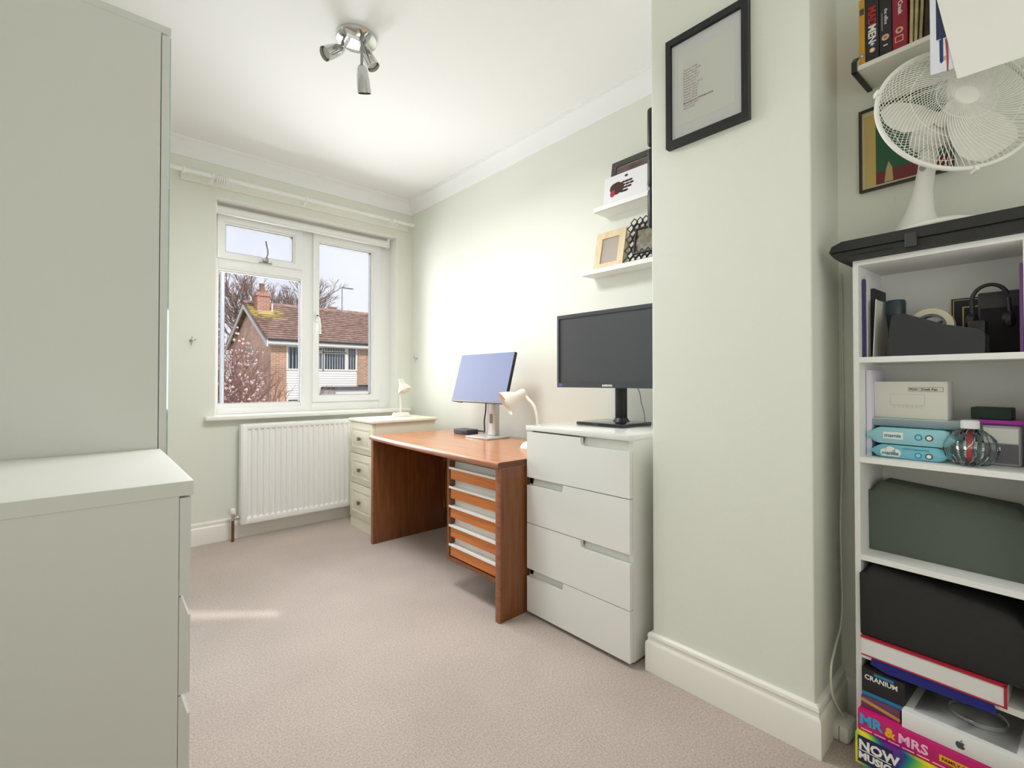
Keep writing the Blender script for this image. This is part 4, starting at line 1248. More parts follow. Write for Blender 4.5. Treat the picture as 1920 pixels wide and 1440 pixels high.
for q, (uc, c_) in enumerate(((.216, mat('blue_badge', (44, 140, 180), .5)), (.236, mat('grey_badge', (90, 84, 80), .5)))):
    bm = new_bm(); lathe(bm, [(.0072, 0), (.0072, .0005)], 18, zmat((vv - .0006, uc, .797), (1, 0, 0))); k_ = aobj('round_badge', bm, c_, w1)
    bm = new_bm(); lathe(bm, [(.0046, 0), (.0046, .0005)], 16, zmat((vv - .0002, uc, .797), (1, 0, 0))); aobj('badge_centre', bm, BLU if q == 0 else WPRINT, k_)
vv = .1635
bm = new_bm(); box(bm, vv - .0012, vv - .0004, .146, .186, .8330, .8500, .0005); aobj('name_badge', bm, WPRINT, w2)
atext('mamia', .0130, TEAL, w2, (vv - .0002, .1485, .8375), bold=.0003)
for q, (uc, c_) in enumerate(((.216, MATS['blue_badge']), (.236, MATS['grey_badge']))):
    bm = new_bm(); lathe(bm, [(.0078, 0), (.0078, .0008)], 18, zmat((vv - .0012, uc, .841), (1, 0, 0))); k_ = aobj('round_badge', bm, c_, w2)
    bm = new_bm(); lathe(bm, [(.0050, 0), (.0050, .0008)], 16, zmat((vv - .0006, uc, .841), (1, 0, 0))); aobj('badge_centre', bm, BLU if q == 0 else WPRINT, k_)
t = athing('clear_packet', 'crinkled clear plastic packet under the boxed desk fan', 'packet', (.09, .19, .8625))
bm = new_bm(); box(bm, .03, .145, .112, .296, .8625, .884, .008, 3); aobj('packet', bm, mat('cloudy_plastic', (176, 196, 202), .2, trans=.4), t, 40)
fb = athing('fan_box', 'white desk fan carton on top of the wipes packs', 'box', (.09, .192, .8845))
abox('carton', mat('off_white_carton', (224, 222, 214), .6), fb, .055, .128, .119, .264, .8845, .9780, .001)
bm = new_bm(); frame_ring(bm, (.1900, .2565, .9530, .9640), (.1906, .2559, .9536, .9634), 'x', .1279, .1283); box(bm, .1279, .1283, .2128, .2133, .9536, .9634); aobj('title_border', bm, INK, fb)
atext('FD01', .0082, INK, fb, (.1282, .1925, .9558), bold=.0002, ext=.0001)
atext('Desk Fan', .0082, INK, fb, (.1282, .2155, .9558), bold=.0002, ext=.0001)
LG = mat('light_grey_line', (168, 166, 160), .6)
bm = new_bm(); frame_ring(bm, (.153, .222, .918, .946), (.1535, .2215, .9185, .9455), 'x', .1279, .1282)
for k in range(7):
    frame_ring(bm, (.158 + k * .009, .163 + k * .009, .912, .917), (.1585 + k * .009, .1625 + k * .009, .9125, .9165), 'x', .1279, .1282)
aobj('line_drawing', bm, LG, fb)
slab('green_box', mat('dark_green_card', (28, 50, 40), .6), 'small dark green box beside the desk fan carton', 'box', .030, .098, .300, .368, .8895, .917, .002)
tb = athing('storage_tub', 'clear tub with a purple lid on the second shelf', 'tub', (.065, .350, Z2))
abox('tub', mat('cloudy_tub', (190, 186, 190), .25), tb, .032, .098, .318, .382, Z2, .878, .006)
abox('lid', mat('magenta_lid', (176, 56, 168), .35), tb, .028, .102, .313, .387, .8785, .889, .003)
abox('label', WPRINT, tb, .098, .0990, .322, .378, .836, .870)
abox('grey_contents', mat('grey_contents', (128, 120, 128), .6), tb, .098, .0986, .322, .378, Z2 + .006, .834)
# ribbed glass bauble
gb = athing('glass_bauble', 'ribbed clear glass bauble with a white cap holding a red striped sweet', 'bauble', (.150, .306, Z2))
bm = new_bm()
rings = []
gz = [(.016, .0005), (.030, .004), (.042, .018), (.047, .036), (.046, .050), (.039, .066), (.026, .079), (.016, .086), (.012, .089)]
for r_, z_ in gz:
    rings.append([bm.verts.new((.150 + r_ * (1 + .045 * math.cos(k * math.pi)) * math.cos(2 * math.pi * k / 44), .306 + r_ * (1 + .045 * math.cos(k * math.pi)) * math.sin(2 * math.pi * k / 44), Z2 + z_)) for k in range(44)])
for i in range(len(rings) - 1):
    for k in range(44):
        bm.faces.new((rings[i][k], rings[i][(k + 1) % 44], rings[i + 1][(k + 1) % 44], rings[i + 1][k]))
bm.faces.new(rings[0][::-1])
aobj('globe', bm, glass('bauble_glass', (.90, .95, .94), .2), gb, 25)
bm = new_bm(); lathe(bm, [(.0165, .086), (.0165, .103), (.012, .105), (.0, .105)], 20, Matrix.Translation((.150, .306, Z2)), cap=False); aobj('cap', bm, mat('white_cap', (236, 234, 238), .4), gb, 40)
bm = new_bm(); tube(bm, [(.150, .304, Z2 + .005), (.150, .306, Z2 + .086)], .0050, 12); sw = aobj('sweet', bm, mat('red_sweet', (190, 52, 62), .3), gb, 60)
bm = new_bm(); tube(bm, [(.150 +   .0052 * math.cos(a), .3052 + .0052 * math.sin(a), Z2 + .006 + .078 * a / (4 * math.pi)) for a in [k * 4 * math.pi / 40 for k in range(41)]], .0011, 6); aobj('stripe', bm, WPRINT, sw, 60)

# ---- fourth compartment: white box with red edges, blue wallet
Z4 = .285
wbx = athing('gift_box', 'flat white box with red edges on the fourth shelf', 'box', (.12, .23, Z4 + .004))
abox('box', mat('box_white', (226, 224, 224), .5), wbx, .02, .222, .112, .366, Z4 + .005, .333)
RE = mat('red_edge', (176, 40, 58), .45)
bm = new_bm()
box(bm, .214, .2238, .1105, .3675, .3325, .336); box(bm, .018, .214, .1105, .3675, .3325, .334); box(bm, .220, .2238, .363, .3680, Z4 + .004, .336); box(bm, .2205, .2238, .112, .366, Z4 + .0045, Z4 + .0075)
aobj('red_edging', bm, RE, wbx)
bm = new_bm(); box(bm, .05, .206, .130, .345, Z4 + .0003, Z4 + .0035)
prism(bm, [(.130, Z4 + .0035), (.345, Z4 + .0035), (.350, Z4 - .024), (.160, Z4 - .030), (.126, Z4 - .020)], 'x', .2035, .206)
asingle('plastic_wallet', bm, mat('royal_blue_plastic', (32, 40, 140), .3), 'royal blue plastic wallet hanging over the fourth shelf edge', 'wallet', (.13, .24, Z4))

def rounded_block(name, m, lab, cat, v0, v1, u0, u1, z0, zl, zr2, seed):  # rounded dark block filling a shelf compartment
    bm = new_bm()
    nu, nv = 14, 8
    tp_, bt_ = [], []
    for i in range(nu):
        fu = i / (nu - 1)
        rt_, rb_ = [], []
        for j in range(nv):
            fv = j / (nv - 1)
            e = (1 - abs(2 * fu - 1) ** 30) ** .5 * (1 - abs(2 * fv - 1) ** 8) ** .5
            zz_ = z0 + (zl + (zr2 - zl) * fu - z0) * (.86 + .14 * e)
            rt_.append(bm.verts.new((v0 + (v1 - v0) * fv, u0 + (u1 - u0) * fu, zz_)))
            rb_.append(bm.verts.new((v0 + (v1 - v0) * (.5 + (fv - .5) * .96), u0 + (u1 - u0) * fu, z0)))
        tp_.append(rt_); bt_.append(rb_)
    for i in range(nu - 1):
        for j in range(nv - 1):
            bm.faces.new((tp_[i][j], tp_[i + 1][j], tp_[i + 1][j + 1], tp_[i][j + 1]))
            bm.faces.new((bt_[i][j], bt_[i][j + 1], bt_[i + 1][j + 1], bt_[i + 1][j]))
        for j in (0, nv - 1):
            bm.faces.new((tp_[i][j], tp_[i + 1][j], bt_[i + 1][j], bt_[i][j]))
    for i in (0, nu - 1):
        for j in range(nv - 1):
            bm.faces.new((tp_[i][j], tp_[i][j + 1], bt_[i][j + 1], bt_[i][j]))
    return asingle(name, bm, m, lab, cat, ((v0 + v1) / 2, (u0 + u1) / 2, z0), None, 60)
rounded_block('dark_block', mat('grey_green_matt', (92, 100, 90), .9, bump=.2, bscale=500), 'rounded grey green block on the third shelf of the bookcase', 'block', .012, .135, .1065, .3965, .5345, .715, .690, 1)
rounded_block('dark_block', mat('black_matt', (42, 41, 40), .9, bump=.2, bscale=500), 'rounded black block behind the red edged white box', 'block', .012, .212, .1065, .3965, .3365, .515, .47, 2)

# ---- bottom compartment: stack of games and boxes
Z5 = .034
def gradmat(name, stops, axis_from):
    if name in MATS:
        return MATS[name]
    m = bpy.data.materials.new(name); m.use_nodes = True
    t = m.node_tree; b_ = t.nodes['Principled BSDF']; b_.inputs['Roughness'].default_value = .35
    tcn = t.nodes.new('ShaderNodeTexCoord'); mp = t.nodes.new('ShaderNodeMapping'); mp.inputs['Rotation'].default_value = axis_from
    g_ = t.nodes.new('ShaderNodeTexWave'); g_.bands_direction = 'X'; g_.inputs['Scale'].default_value = 3.4; g_.inputs['Distortion'].default_value = 2.2; g_.inputs['Detail'].default_value = 1.0
    r_ = t.nodes.new('ShaderNodeValToRGB')
    r_.color_ramp.elements[0].color = (*s2l(stops[0]), 1); r_.color_ramp.elements[1].color = (*s2l(stops[-1]), 1)
    for i, c_ in enumerate(stops[1:-1]):
        e = r_.color_ramp.elements.new((i + 1) / (len(stops) - 1)); e.color = (*s2l(c_), 1)
    t.links.new(tcn.outputs['Object'], mp.inputs['Vector']); t.links.new(mp.outputs['Vector'], g_.inputs['Vector']); t.links.new(g_.outputs['Fac'], r_.inputs['Fac']); t.links.new(r_.outputs['Color'], b_.inputs['Base Color'])
    MATS[name] = m
    return m
nw = athing('music_quiz_game', 'rainbow coloured music quiz game box at the bottom of the stack', 'game box', (.13, .25, Z5))
abox('box', gradmat('rainbow_print', [(226, 214, 40), (120, 190, 60), (30, 140, 120), (40, 60, 140), (90, 40, 130)], (0, .4, .8)), nw, .03, .255, .1065, .3965, Z5, .108, .001)
abox('title_panel', mat('deep_navy', (34, 38, 84), .4), nw, .255, .2556, .1120, .181, .040, .104)
atext('NOW', .0300, WPRINT, nw, (.2560, .1140, .0740), bold=.0012)
atext('MUSIC', .0225, WPRINT, nw, (.2560, .1135, .0500), bold=.0010)
abox('title_bar', WPRINT, nw,   .2555, .2561, .1135, .179, .0695, .0715)
atext('MUSIC QUIZ', .0180, WPRINT, nw, (.2556, .215, .0600), bold=.0004)
pk = athing('party_game', 'magenta party game box above the music quiz game', 'game box', (.13, .24, .108))
abox('box', mat('magenta_print', (196, 26, 112), .35), pk, .03, .240, .108, .372, .1085, .158, .001)
atext('MR', .0330, mat('sky_blue_print', (70, 160, 210), .4), pk, (.2404, .112, .1270), bold=.0014)
atext('&', .0300, mat('gold_print', (236, 178, 40), .4), pk, (.2404, .163, .1240), bold=.0014)
atext('MRS', .0300, mat('pink_print', (250, 190, 224), .4), pk, (.2404, .188, .1235), bold=.0008)
abox('ribbon', MATS['gold_print'], pk, .2400, .2406, .262, .345, .1255, .1400)
atext('FAMILY EDITION', .0095, mat('maroon_ink', (110, 30, 40), .5), pk, (.2408, .266, .1295), bold=.0002)
bm = new_bm()
for k in range(9):
    box(bm, .2398, .2403, .115 + k * .027, .137 + k * .027, .1135, .1160)
aobj('strapline', bm, MATS['pink_print'], pk)
pg = athing('card_game', 'purple and gold card game box above the magenta game', 'game box', (.12, .145, .158))
abox('box', mat('dusky_purple', (110, 64, 92), .4), pg, .04, .222, .110, .188, .1585, .186, .001)
bm = new_bm(); prism(bm, [(.110, .182), (.110, .174), (.188, .160), (.188, .168)], 'x', .222, .2224); aobj('gold_band', bm, mat('dull_gold', (190, 150, 90), .4), pg)
ck = athing('trivia_game', 'black and blue trivia game box on the purple card game', 'game box', (.12, .15, .186))
abox('box', mat('game_black', (36, 34, 38), .4), ck, .03, .214, .110, .196, .1865, .252, .001)
abox('blue_stripe', mat('cyan_stripe', (36, 130, 180), .4), ck, .2138, .2144, .110, .196, .1870, .1960)
atext('CRANIUM', .0165, WPRINT, ck, (.2145, .116, .2280), bold=.0003, sx=.9)
abox('blue_patch', MATS['cyan_stripe'], ck, .2138, .2143, .135, .175, .2420, .2480)
ap = athing('device_box', 'long white device box with dark apple logo in the stack', 'box', (.13, .30, .158))
abox('box', mat('bright_white_box', (232, 232, 232), .4), ap, .03, .234, .194, .392, .1585, .2000, .002)
bm = new_bm()
sc_ = .0088
def apl(pts):
    return [(.296 + x * sc_, .1780 + y * sc_) for x, y in pts]
prism(bm, apl([(0, .62), (.28, .74), (.62, .66), (.82, .44), (.62, .18), (.62, -.14), (.90, -.40), (.66, -.86), (.36, -1.0), (.06, -.92), (-.28, -1.0), (-.60, -.78), (-.86, -.30), (-.86, .26), (-.60, .62), (-.28, .74)]), 'x', .2340, .2345)
prism(bm, apl([(.02, .78), (.06, 1.08), (.38, 1.32), (.36, 1.02)]), 'x', .2340, .2345)
aobj('logo', bm, mat('slate_logo', (78, 78, 82), .4), ap)
pb = athing('clear_bag', 'crumpled clear plastic bag with a white cable on the device box', 'bag', (.13, .30, .2005))
bm = new_bm()
random.seed(3)
N = 10
gr_ = [[bm.verts.new((.05 + .165 * i / (N - 1), .212 + .168 * j / (N - 1), .2008 + (.022 * math.sin(math.pi * i / (N - 1)) * math.sin(math.pi * j / (N - 1))) * (1 + random.uniform(-.5, .5)))) for j in range(N)] for i in range(N)]
for i in range(N - 1):
    for j in range(N - 1):
        bm.faces.new((gr_[i][j], gr_[i + 1][j], gr_[i + 1][j + 1], gr_[i][j + 1]))
aobj('bag_film', bm, glass('bag_film', (.92, .93, .94), .2), pb, 20)
bm = new_bm(); tube(bm, [(.13 + .045 * math.cos(a), .31 + .05 * math.sin(a), .2035 + a * .0004) for a in [k * .35 for k in range(44)]], .0022, 6); aobj('coiled_cable', bm, mat('white_lead', (230, 230, 228), .4), pb, 60)

# ------------------------------------------------------------------ outside
GZ = -2.7
bm = new_bm(); box(bm, -60, 80, 3.75, 120, GZ - .2, GZ); g_o = struct('ground', bm, mat('grass_and_drive', (150, 150, 128), .9, var=.25, vscale=.6))
bm = new_bm(); tube(bm, [(.724, 3.97, GZ), (.724, 3.97, 3.0)], .0150, 12)
single('drainpipe', bm, mat('white_pvc', (128, 130, 138), .5), 'pale grey vertical downpipe just outside the left window pane', 'drainpipe', (.724, 3.97, GZ), world=True, smooth=60)

hs = thing('house', 'brick house opposite with brown tiled roof and white cladding', 'house', (9.6, 23.4, GZ))
BR = brick_mat('buff_brick_front', (200, 156, 124), (180, 130, 102), (204, 190, 174), (R(90), 0, 0))
BG = brick_mat('red_brick_gable', (226, 174, 150), (206, 150, 128), (214, 198, 188), (0, R(-90), R(-90)))
BCH = brick_mat('red_brick_chimney', (196, 138, 116), (176, 116, 96), (196, 180, 170), (R(90), 0, 0))
xg, xe, yf_, yb_, ze, zr_, yr_ = 5.31, 14.5, 20.0, 26.8, 2.50, 4.34, 23.4
HWT = mat('house_white_trim', (222, 220, 217), .5)
bm = new_bm()
box(bm, xg + .006, 5.87, yf_, yf_ + .25, GZ, ze); box(bm, 8.81, xe, yf_, yf_ + .25, GZ, ze); box(bm, 5.87, 8.81, yf_ + .12, yf_ + .25, GZ, 1.40)
obj('front_wall', bm, BR, hs, None, True)
bm = new_bm(); prism(bm, [(yf_ + .004, GZ), (yb_, GZ), (yb_, ze), (yr_, zr_ - .12), (yf_ + .004, ze)], 'x', xg, xg + .2); obj('gable_wall', bm, BG, hs, None, True)
bm = new_bm(); box(bm, xg, xe, yb_ - .2, yb_, GZ, ze); box(bm, xe - .2, xe, yf_, yb_, GZ, ze); obj('rear_wall', bm, BR, hs, None, True)
bm = new_bm(); box(bm, 5.9, 8.8, yf_ + 2.5, yf_ + 2.6, GZ, ze); box(bm, 5.5, 9.2, yf_ + .3, yf_ + 2.6, GZ, GZ + .1); obj('room_partition', bm, mat('dim_interior', (96, 98, 104), .9), hs, None, True)
def roof_tile_mat():
    m = bpy.data.materials.new('roof_tiles'); m.use_nodes = True
    t = m.node_tree; b_ = t.nodes['Principled BSDF']; b_.inputs['Roughness'].default_value = .9
    tcn = t.nodes.new('ShaderNodeTexCoord')
    n = t.nodes.new('ShaderNodeTexNoise'); n.inputs['Scale'].default_value = 5; n.inputs['Detail'].default_value = 6
    r_ = t.nodes.new('ShaderNodeValToRGB'); r_.color_ramp.elements[0].position = .3; r_.color_ramp.elements[0].color = (*s2l((126, 100, 92)), 1); r_.color_ramp.elements[1].position = .7; r_.color_ramp.elements[1].color = (*s2l((178, 150, 138)), 1)
    # lichen patch round the chimney foot
    vd = t.nodes.new('ShaderNodeVectorMath'); vd.operation = 'DISTANCE'; vd.inputs[1].default_value = (5.65 - 9.6, 22.35 - 23.4, 3.72 - GZ)
    n2 = t.nodes.new('ShaderNodeTexNoise'); n2.inputs['Scale'].default_value = 3.5; n2.inputs['Detail'].default_value = 4
    ad = t.nodes.new('ShaderNodeMath'); ad.operation = 'MULTIPLY_ADD'; ad.inputs[1].default_value = -2.6; 
    r2 = t.nodes.new('ShaderNodeMapRange'); r2.inputs['From Min'].default_value = -.45; r2.inputs['From Max'].default_value = -.75
    mx = t.nodes.new('ShaderNodeMix'); mx.data_type = 'RGBA'; mx.inputs[7].default_value = (*s2l((190, 174, 96)), 1)
    for q in (n, n2):
        t.links.new(tcn.outputs['Object'], q.inputs['Vector'])
    t.links.new(tcn.outputs['Object'], vd.inputs[0])
    t.links.new(n2.outputs['Fac'], ad.inputs[0]); t.links.new(vd.outputs['Value'], ad.inputs[2])
    t.links.new(ad.outputs[0], r2.inputs['Value']); t.links.new(r2.outputs[0], mx.inputs['Factor'])
    t.links.new(n.outputs['Fac'], r_.inputs['Fac']); t.links.new(r_.outputs['Color'], mx.inputs[6]); t.links.new(mx.outputs[2], b_.inputs['Base Color'])
    return m
RTM = roof_tile_mat()
# roof: stepped tile courses
NC = 17
ey0, ez0, ry, rz = 19.62, 2.56, yr_, 4.42
rx0, rx1 = 5.06, 14.9
for i in range(NC):
    f0, f1 = i / NC, (i + 1) / NC
    ya, za = ey0 + (ry - ey0) * f0, ez0 + (rz - ez0) * f0
    yb, zb = ey0 + (ry - ey0) * f1, ez0 + (rz - ez0) * f1
    bm = new_bm(); prism(bm, [(ya - .09, za + .045), (ya - .09, za + .100), (yb + .02, zb + .035), (yb + .02, zb - .01), (ya + .01, za + .0)], 'x', rx0, rx1); obj('tile_course', bm, RTM, hs, None, True)
bm = new_bm(); prism(bm, [(ry, rz - .02), (ry, rz + .05), (yb_ + .4, 2.60), (yb_ + .4, 2.52)], 'x', rx0, rx1); obj('rear_roof', bm, RTM, hs, None, True)
bm = new_bm(); tube(bm, [(rx0, ry, rz + .03), (rx1, ry, rz + .03)], .10, 8); obj('ridge_tiles', bm, RTM, hs, None, True)
bm = new_bm(); box(bm, rx0, rx1, 19.60, 19.66, 2.38, 2.56); box(bm, rx0, rx1, 19.6, yf_ + .1, 2.37, 2.40); obj('fascia', bm, HWT, hs, None, True)
bm = new_bm(); tube(bm, [(rx0 + .05, 19.55, 2.58), (rx1, 19.55, 2.58)], .055, 8); obj('gutter', bm, mat('dark_gutter', (60, 56, 58), .5), hs, None, True)
for (ya, za, yb, zb) in ((19.58, 2.44, ry, rz - .06), (27.2, 2.44, ry, rz - .06)):
    bm = new_bm(); prism(bm, [(ya, za), (yb, zb), (yb, zb - .17), (ya, za - .15)] if ya < yb else [(ya, za), (ya, za - .15), (yb, zb - .17), (yb, zb)], 'x', rx0 - .01, rx0 + .04); obj('bargeboard', bm, HWT, hs, None, True)
# chimney
cm = new_bm(); box(cm, 5.36, 5.86, 22.30, 22.75, 3.5, 4.76); box(cm, 5.30, 5.92, 22.24, 22.81, 4.64, 4.72); box(cm, 5.33, 5.89, 22.27, 22.78, 4.72, 4.80)
chm = obj('chimney', cm, BCH, hs, None, True)
bm = new_bm(); lathe(bm, [(.14, 0), (.11, .10), (.10, .34), (.13, .38), (.10, .40)], 14, Matrix.Translation((5.60, 22.52, 4.80))); obj('chimney_pot', bm, mat('terracotta', (150, 104, 88), .8), chm, 40, True)
bm = new_bm(); prism(bm, [(22.05, 3.70), (22.30, 3.99), (22.28, 4.00), (22.04, 3.72)], 'x', 5.40, 5.96); box(bm, 5.34, 5.88, 22.28, 22.30, 3.82, 3.98); obj('lead_flashing', bm, mat('pale_lead', (206, 206, 212), .5), chm, None, True)
bm = new_bm(); tube(bm, [(5.99, 22.45, 3.95), (5.99, 22.45, 4.36)], .045, 8); obj('vent_pipe', bm, HWT, hs, None, True)
# cladding boards
nb_ = 11
for i in range(nb_):
    z0_, z1_ = .30 + i * .098, .30 + (i + 1) * .098
    bm = new_bm(); prism(bm, [(yf_ + .11, z0_), (yf_ - .01, z0_), (yf_ + .02, z1_ + .01), (yf_ + .11, z1_ + .01)], 'x', 5.88, 8.80); obj('cladding_board', bm, HWT, hs, None, True)
HG = glass('house_glass', (.80, .84, .90), .2)
BLD = mat('blind_fabric', (222, 220, 210), .8)
def hwin(x0, x1, z0, z1, slats):
    bm = new_bm(); frame_ring(bm, (x0, x1, z0, z1), (x0 + .07, x1 - .07, z0 + .07, z1 - .07), 'y', yf_ - .02, yf_ + .08); f = obj('window', bm, HWT, hs, None, True)
    bm = new_bm(); box(bm, x0 + .06, x1 - .06, yf_ + .03, yf_ + .04, z0 + .06, z1 - .06); obj('pane', bm, HG, f, None, True)
    if slats:
        bm = new_bm()
        k = max(3, int((x1 - x0 - .14) / .105))
        for i in range(k):
            xx = x0 + .07 + (x1 - x0 - .14) * (i + .5) / k
            box(bm, xx - .026, xx + .026, yf_ + .10, yf_ + .11, z0 + .07, z1 - .07)
        obj('blind_slats', bm, BLD, f, None, True)['kind'] = 'stuff'
hwin(5.87, 6.42, 1.40, 2.40, True)
hwin(7.08, 7.34, 1.40, 2.20, True)
hwin(7.08, 7.34, 2.18, 2.42, False)
hwin(7.30, 8.32, 1.40, 2.20, True)
hwin(7.30, 8.32, 2.16, 2.46, True)
hwin(8.32, 8.80, 1.40, 2.46, True)
hwin(6.42, 7.08, 1.40, 2.44, True)
hwin(5.88, 6.42, -.60, .29, True)
bm = new_bm(); box(bm, 6.42, 8.80, yf_ - .005, yf_ + .10, GZ, .30); box(bm, 5.88, 6.42, yf_ - .005, yf_ + .10, GZ, -.60); obj('lower_panel', bm, HWT, hs, None, True)
bm = new_bm(); frame_ring(bm, (22.78, 23.46, 1.66, 2.48), (22.86, 23.38, 1.74, 2.40), 'x', xg - .03, xg + .05); f = obj('window', bm, HWT, hs, None, True)
bm = new_bm(); box(bm, xg - .005, xg, 22.85, 23.39, 1.73, 2.41); obj('pane', bm, mat('dull_glazing', (120, 132, 140), .15), f, None, True)
bm = new_bm(); box(bm, xg - .02, xg + .03, 23.09, 23.15, 1.7, 2.44); obj('glazing_bar', bm, HWT, f, None, True)
pr = thing('porch_canopy', 'white porch with dark flat roof edge in front of opposite house', 'porch', (9.2, 19.2, GZ))
bm = new_bm(); box(bm, 7.25, 11.5, 18.5, 19.99, .615, .735); obj('flat_roof', bm, mat('dark_felt', (84, 82, 90), .8), pr, None, True)
bm = new_bm(); box(bm, 7.32, 11.4, 18.6, 18.75, GZ, .615); box(bm, 7.32, 7.45, 18.75, 19.98, GZ, .615); obj('panel_wall', bm, HWT, pr, None, True)
bm = new_bm(); box(bm, 8.85, 11.5, 18.9, 19.99, .735, .80); obj('kerb', bm, MATS['dark_felt'], pr, None, True)
ae_ = thing('tv_aerial', 'thin rooftop television aerial above the opposite roof ridge', 'aerial', (9.38, 23.1, 4.2))
AG = mat('aerial_grey', (120, 124, 132), .5)
bm = new_bm(); tube(bm, [(9.38, 23.1, 4.2), (9.38, 23.1, 5.62)], .022, 6); obj('mast', bm, AG, ae_, None, True)
bm = new_bm(); tube(bm, [(9.36, 23.1, 5.62), (9.95, 23.1, 5.62)], .016, 5)
for k in range(8):
    xx = 9.42 + k * .07
    tube(bm, [(xx, 22.95, 5.62), (xx, 23.25, 5.62)], .010, 4); tube(bm, [(xx, 23.1, 5.57), (xx, 23.1, 5.67)], .008, 4)
tube(bm, [(9.44, 23.1, 5.62), (9.50, 23.1, 5.84)], .010, 4)
obj('antenna_array', bm, AG, ae_, None, True)
fr = thing('far_roof', 'distant brown hipped roof with chimney peeping over the ridge', 'roof', (13.5, 36, GZ))
bm = new_bm(); prism(bm, [(12.5, GZ), (14.6, GZ), (14.6, 6.15), (14.1, 6.32), (13.3, 6.40), (12.9, 6.25), (12.5, 6.1)], 'y', 35, 38); obj('roof', bm, RTM, fr, None, True)
bm = new_bm(); box(bm, 13.62, 14.0, 35.5, 36, 6.2, 6.50); box(bm, 13.55, 14.05, 35.4, 36.1, 6.50, 6.55); obj('chimney', bm, BCH, fr, None, True)
# neighbour on the far left
nh = thing('neighbour_house', 'dark roofed neighbouring house far behind at the left', 'house', (5.0, 42, GZ))
bm = new_bm(); prism(bm, [(40, 3.5), (44, 6.6), (48, 3.5)], 'x', -3, 7.55); obj('roof', bm, mat('slate_roof', (96, 86, 88), .8, var=.3, vscale=8), nh, None, True)
bm = new_bm(); box(bm, -2.8, 7.3, 40.4, 47.6, GZ, 3.5); obj('wall', bm, BR, nh, None, True)
bm = new_bm(); box(bm, -3, 7.6, 39.9, 40.05, 3.30, 3.50); obj('fascia', bm, HWT, nh, None, True)

# bare tree behind the house
def grow(verts, faces, p, d, r_, L_, depth, rnd, tips=None, spread=.6, minr=.012, up=.12, sides=5):
    steps = 3
    q = p.copy()
    dd = d.copy()
    for s_ in range(steps):
        nd = (dd + Vector((rnd.uniform(-1, 1), rnd.uniform(-1, 1), rnd.uniform(-1, 1) + up)) * .16).normalized()
        n_ = q + nd * (L_ / steps)
        ra = r_ * (1 - .28 * s_ / steps)
        rb = r_ * (1 - .28 * (s_ + 1) / steps)
        a = nd.orthogonal().normalized(); b_ = nd.cross(a)
        base = len(verts)
        for (c, rr) in ((q, ra), (n_, rb)):
            for k in range(sides):
                t_ = 2 * math.pi * k / sides
                verts.append(tuple(c + (a * math.cos(t_) + b_ * math.sin(t_)) * rr))
        for k in range(sides):
            faces.append((base + k, base + (k + 1) % sides, base + sides + (k + 1) % sides, base + sides + k))
        q, dd = n_, nd
        if tips is not None and depth <= 3:
            tips.append(q.copy())
        if depth > 0 and s_ > 0 and depth < 7:
            sd = (dd + Vector((rnd.uniform(-1, 1), rnd.uniform(-1, 1), rnd.uniform(-.4, 1))) * spread).normalized()
            grow(verts, faces, q, sd, max(minr, rb * .62), L_ * .72, depth - 2, rnd, tips, spread, minr, up, max(3, sides - 1))
    if depth > 0:
        for k in range(2):
            sd = (dd + Vector((rnd.uniform(-1, 1), rnd.uniform(-1, 1), rnd.uniform(-.6, .9))) * spread).normalized()
            grow(verts, faces, q, sd, max(minr, r_ * .66), L_ * rnd.uniform(.72, .86), depth - 1, rnd, tips, spread, minr, up, max(3, sides - 1))
def raw(name, verts, faces, m, parent=None):
    me = bpy.data.meshes.new(name); me.from_pydata(verts, [], faces); me.materials.append(m)
    o = bpy.data.objects.new(name, me); col.objects.link(o)
    if parent:
        o.parent = parent
    return o
BARK = mat('bark', (146, 124, 114), .9)
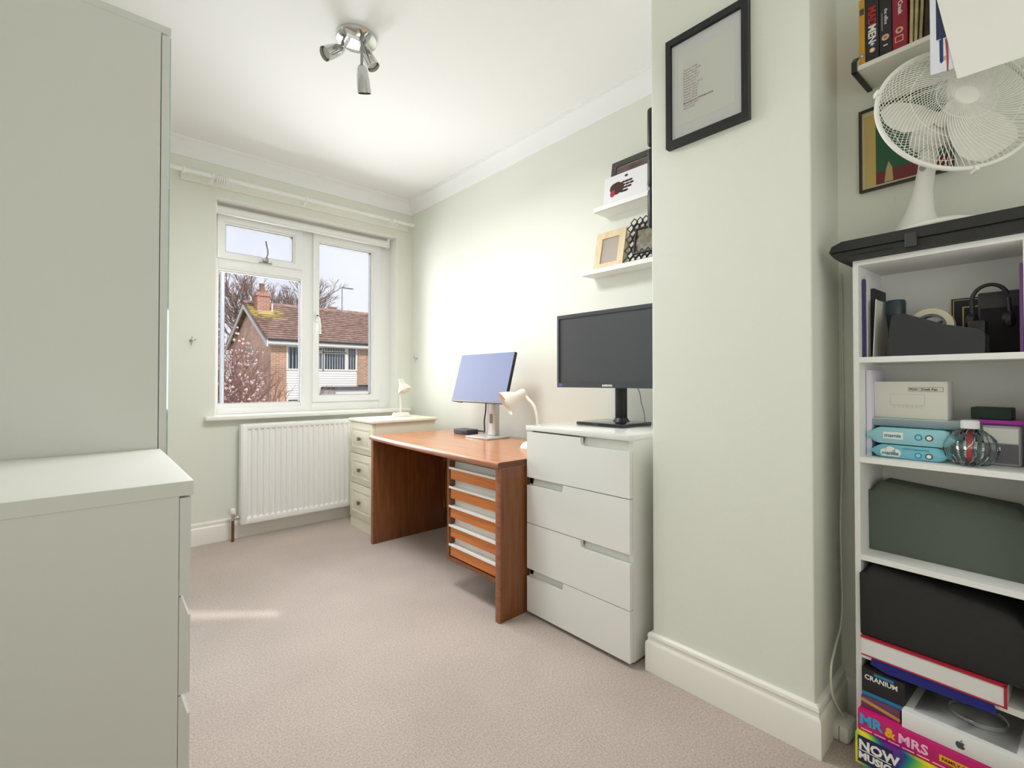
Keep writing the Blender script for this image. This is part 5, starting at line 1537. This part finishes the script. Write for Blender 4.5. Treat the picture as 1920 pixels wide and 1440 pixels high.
def bare_tree(lab, base, h_, seed, depth, r0, bl, spread=.62):
    t = thing('bare_tree', lab, 'tree', base)
    rnd = random.Random(seed)
    V_, F_ = [], []
    grow(V_, F_, Vector((0, 0, 0)), Vector((0, 0, 1)), r0, h_, 0, rnd, sides=8)
    raw('trunk', V_, F_, BARK, t)
    V_, F_ = [], []
    for k in range(6):
        a = k * 1.05 + rnd.uniform(-.3, .3)
        dr = Vector((math.cos(a) * .75, math.sin(a) * .75, rnd.uniform(.45, 1.1))).normalized()
        grow(V_, F_, Vector((0, 0, h_ * (.80 + .03 * k))), dr, r0 * .45, bl, depth, rnd, None, spread, .011, .10)
    raw('branches', V_, F_, BARK, t)
bare_tree('large bare winter tree behind the opposite house', (7.7, 31.0, GZ), 5.6, 11, 6, .26, 1.62)
bare_tree('smaller bare tree beside the rooftop aerial', (14.2, 42.0, GZ), 8.0, 23, 5, .16, 1.45)
# blossom shrub
bs_ = thing('blossom_shrub', 'pink blossoming shrub in front of the opposite gable', 'shrub', (2.45, 13.8, GZ))
rnd = random.Random(4)
V_, F_, tips = [], [], []
for k in range(9):
    a = k * .7
    dr = Vector((math.cos(a) * .38, math.sin(a) * .38, 1)).normalized()
    grow(V_, F_, Vector((math.cos(a) * .1, math.sin(a) * .1, 0)), dr, .045, 1.30, 5, rnd, tips, .50, .007, .22)
raw('stems', V_, F_, mat('shrub_bark', (150, 116, 106), .9), bs_)
V_, F_ = [], []
def puff(c, r_, rnd):
    b0 = len(V_)
    for d in ((1, 0, 0), (-1, 0, 0), (0, 1, 0), (0, -1, 0), (0, 0, 1), (0, 0, -1)):
        V_.append((c.x + d[0] * r_ * rnd.uniform(.6, 1.2), c.y + d[1] * r_ * rnd.uniform(.6, 1.2), c.z + d[2] * r_ * rnd.uniform(.6, 1.2)))
    for f in ((0, 2, 4), (2, 1, 4), (1, 3, 4), (3, 0, 4), (2, 0, 5), (1, 2, 5), (3, 1, 5), (0, 3, 5)):
        F_.append(tuple(b0 + i for i in f))
rnd.shuffle(tips)
for p in tips[:1700]:
    if p.z > 1.6 and p.x * p.x + p.y * p.y < 1.3:
        puff(p + Vector((rnd.uniform(-.04, .04), rnd.uniform(-.04, .04), rnd.uniform(-.04, .04))), rnd.uniform(.026, .052), rnd)
raw('blossoms', V_, F_, mat('pink_blossom', (238, 212, 210), .8, var=.12, vscale=8), bs_)['kind'] = 'stuff'
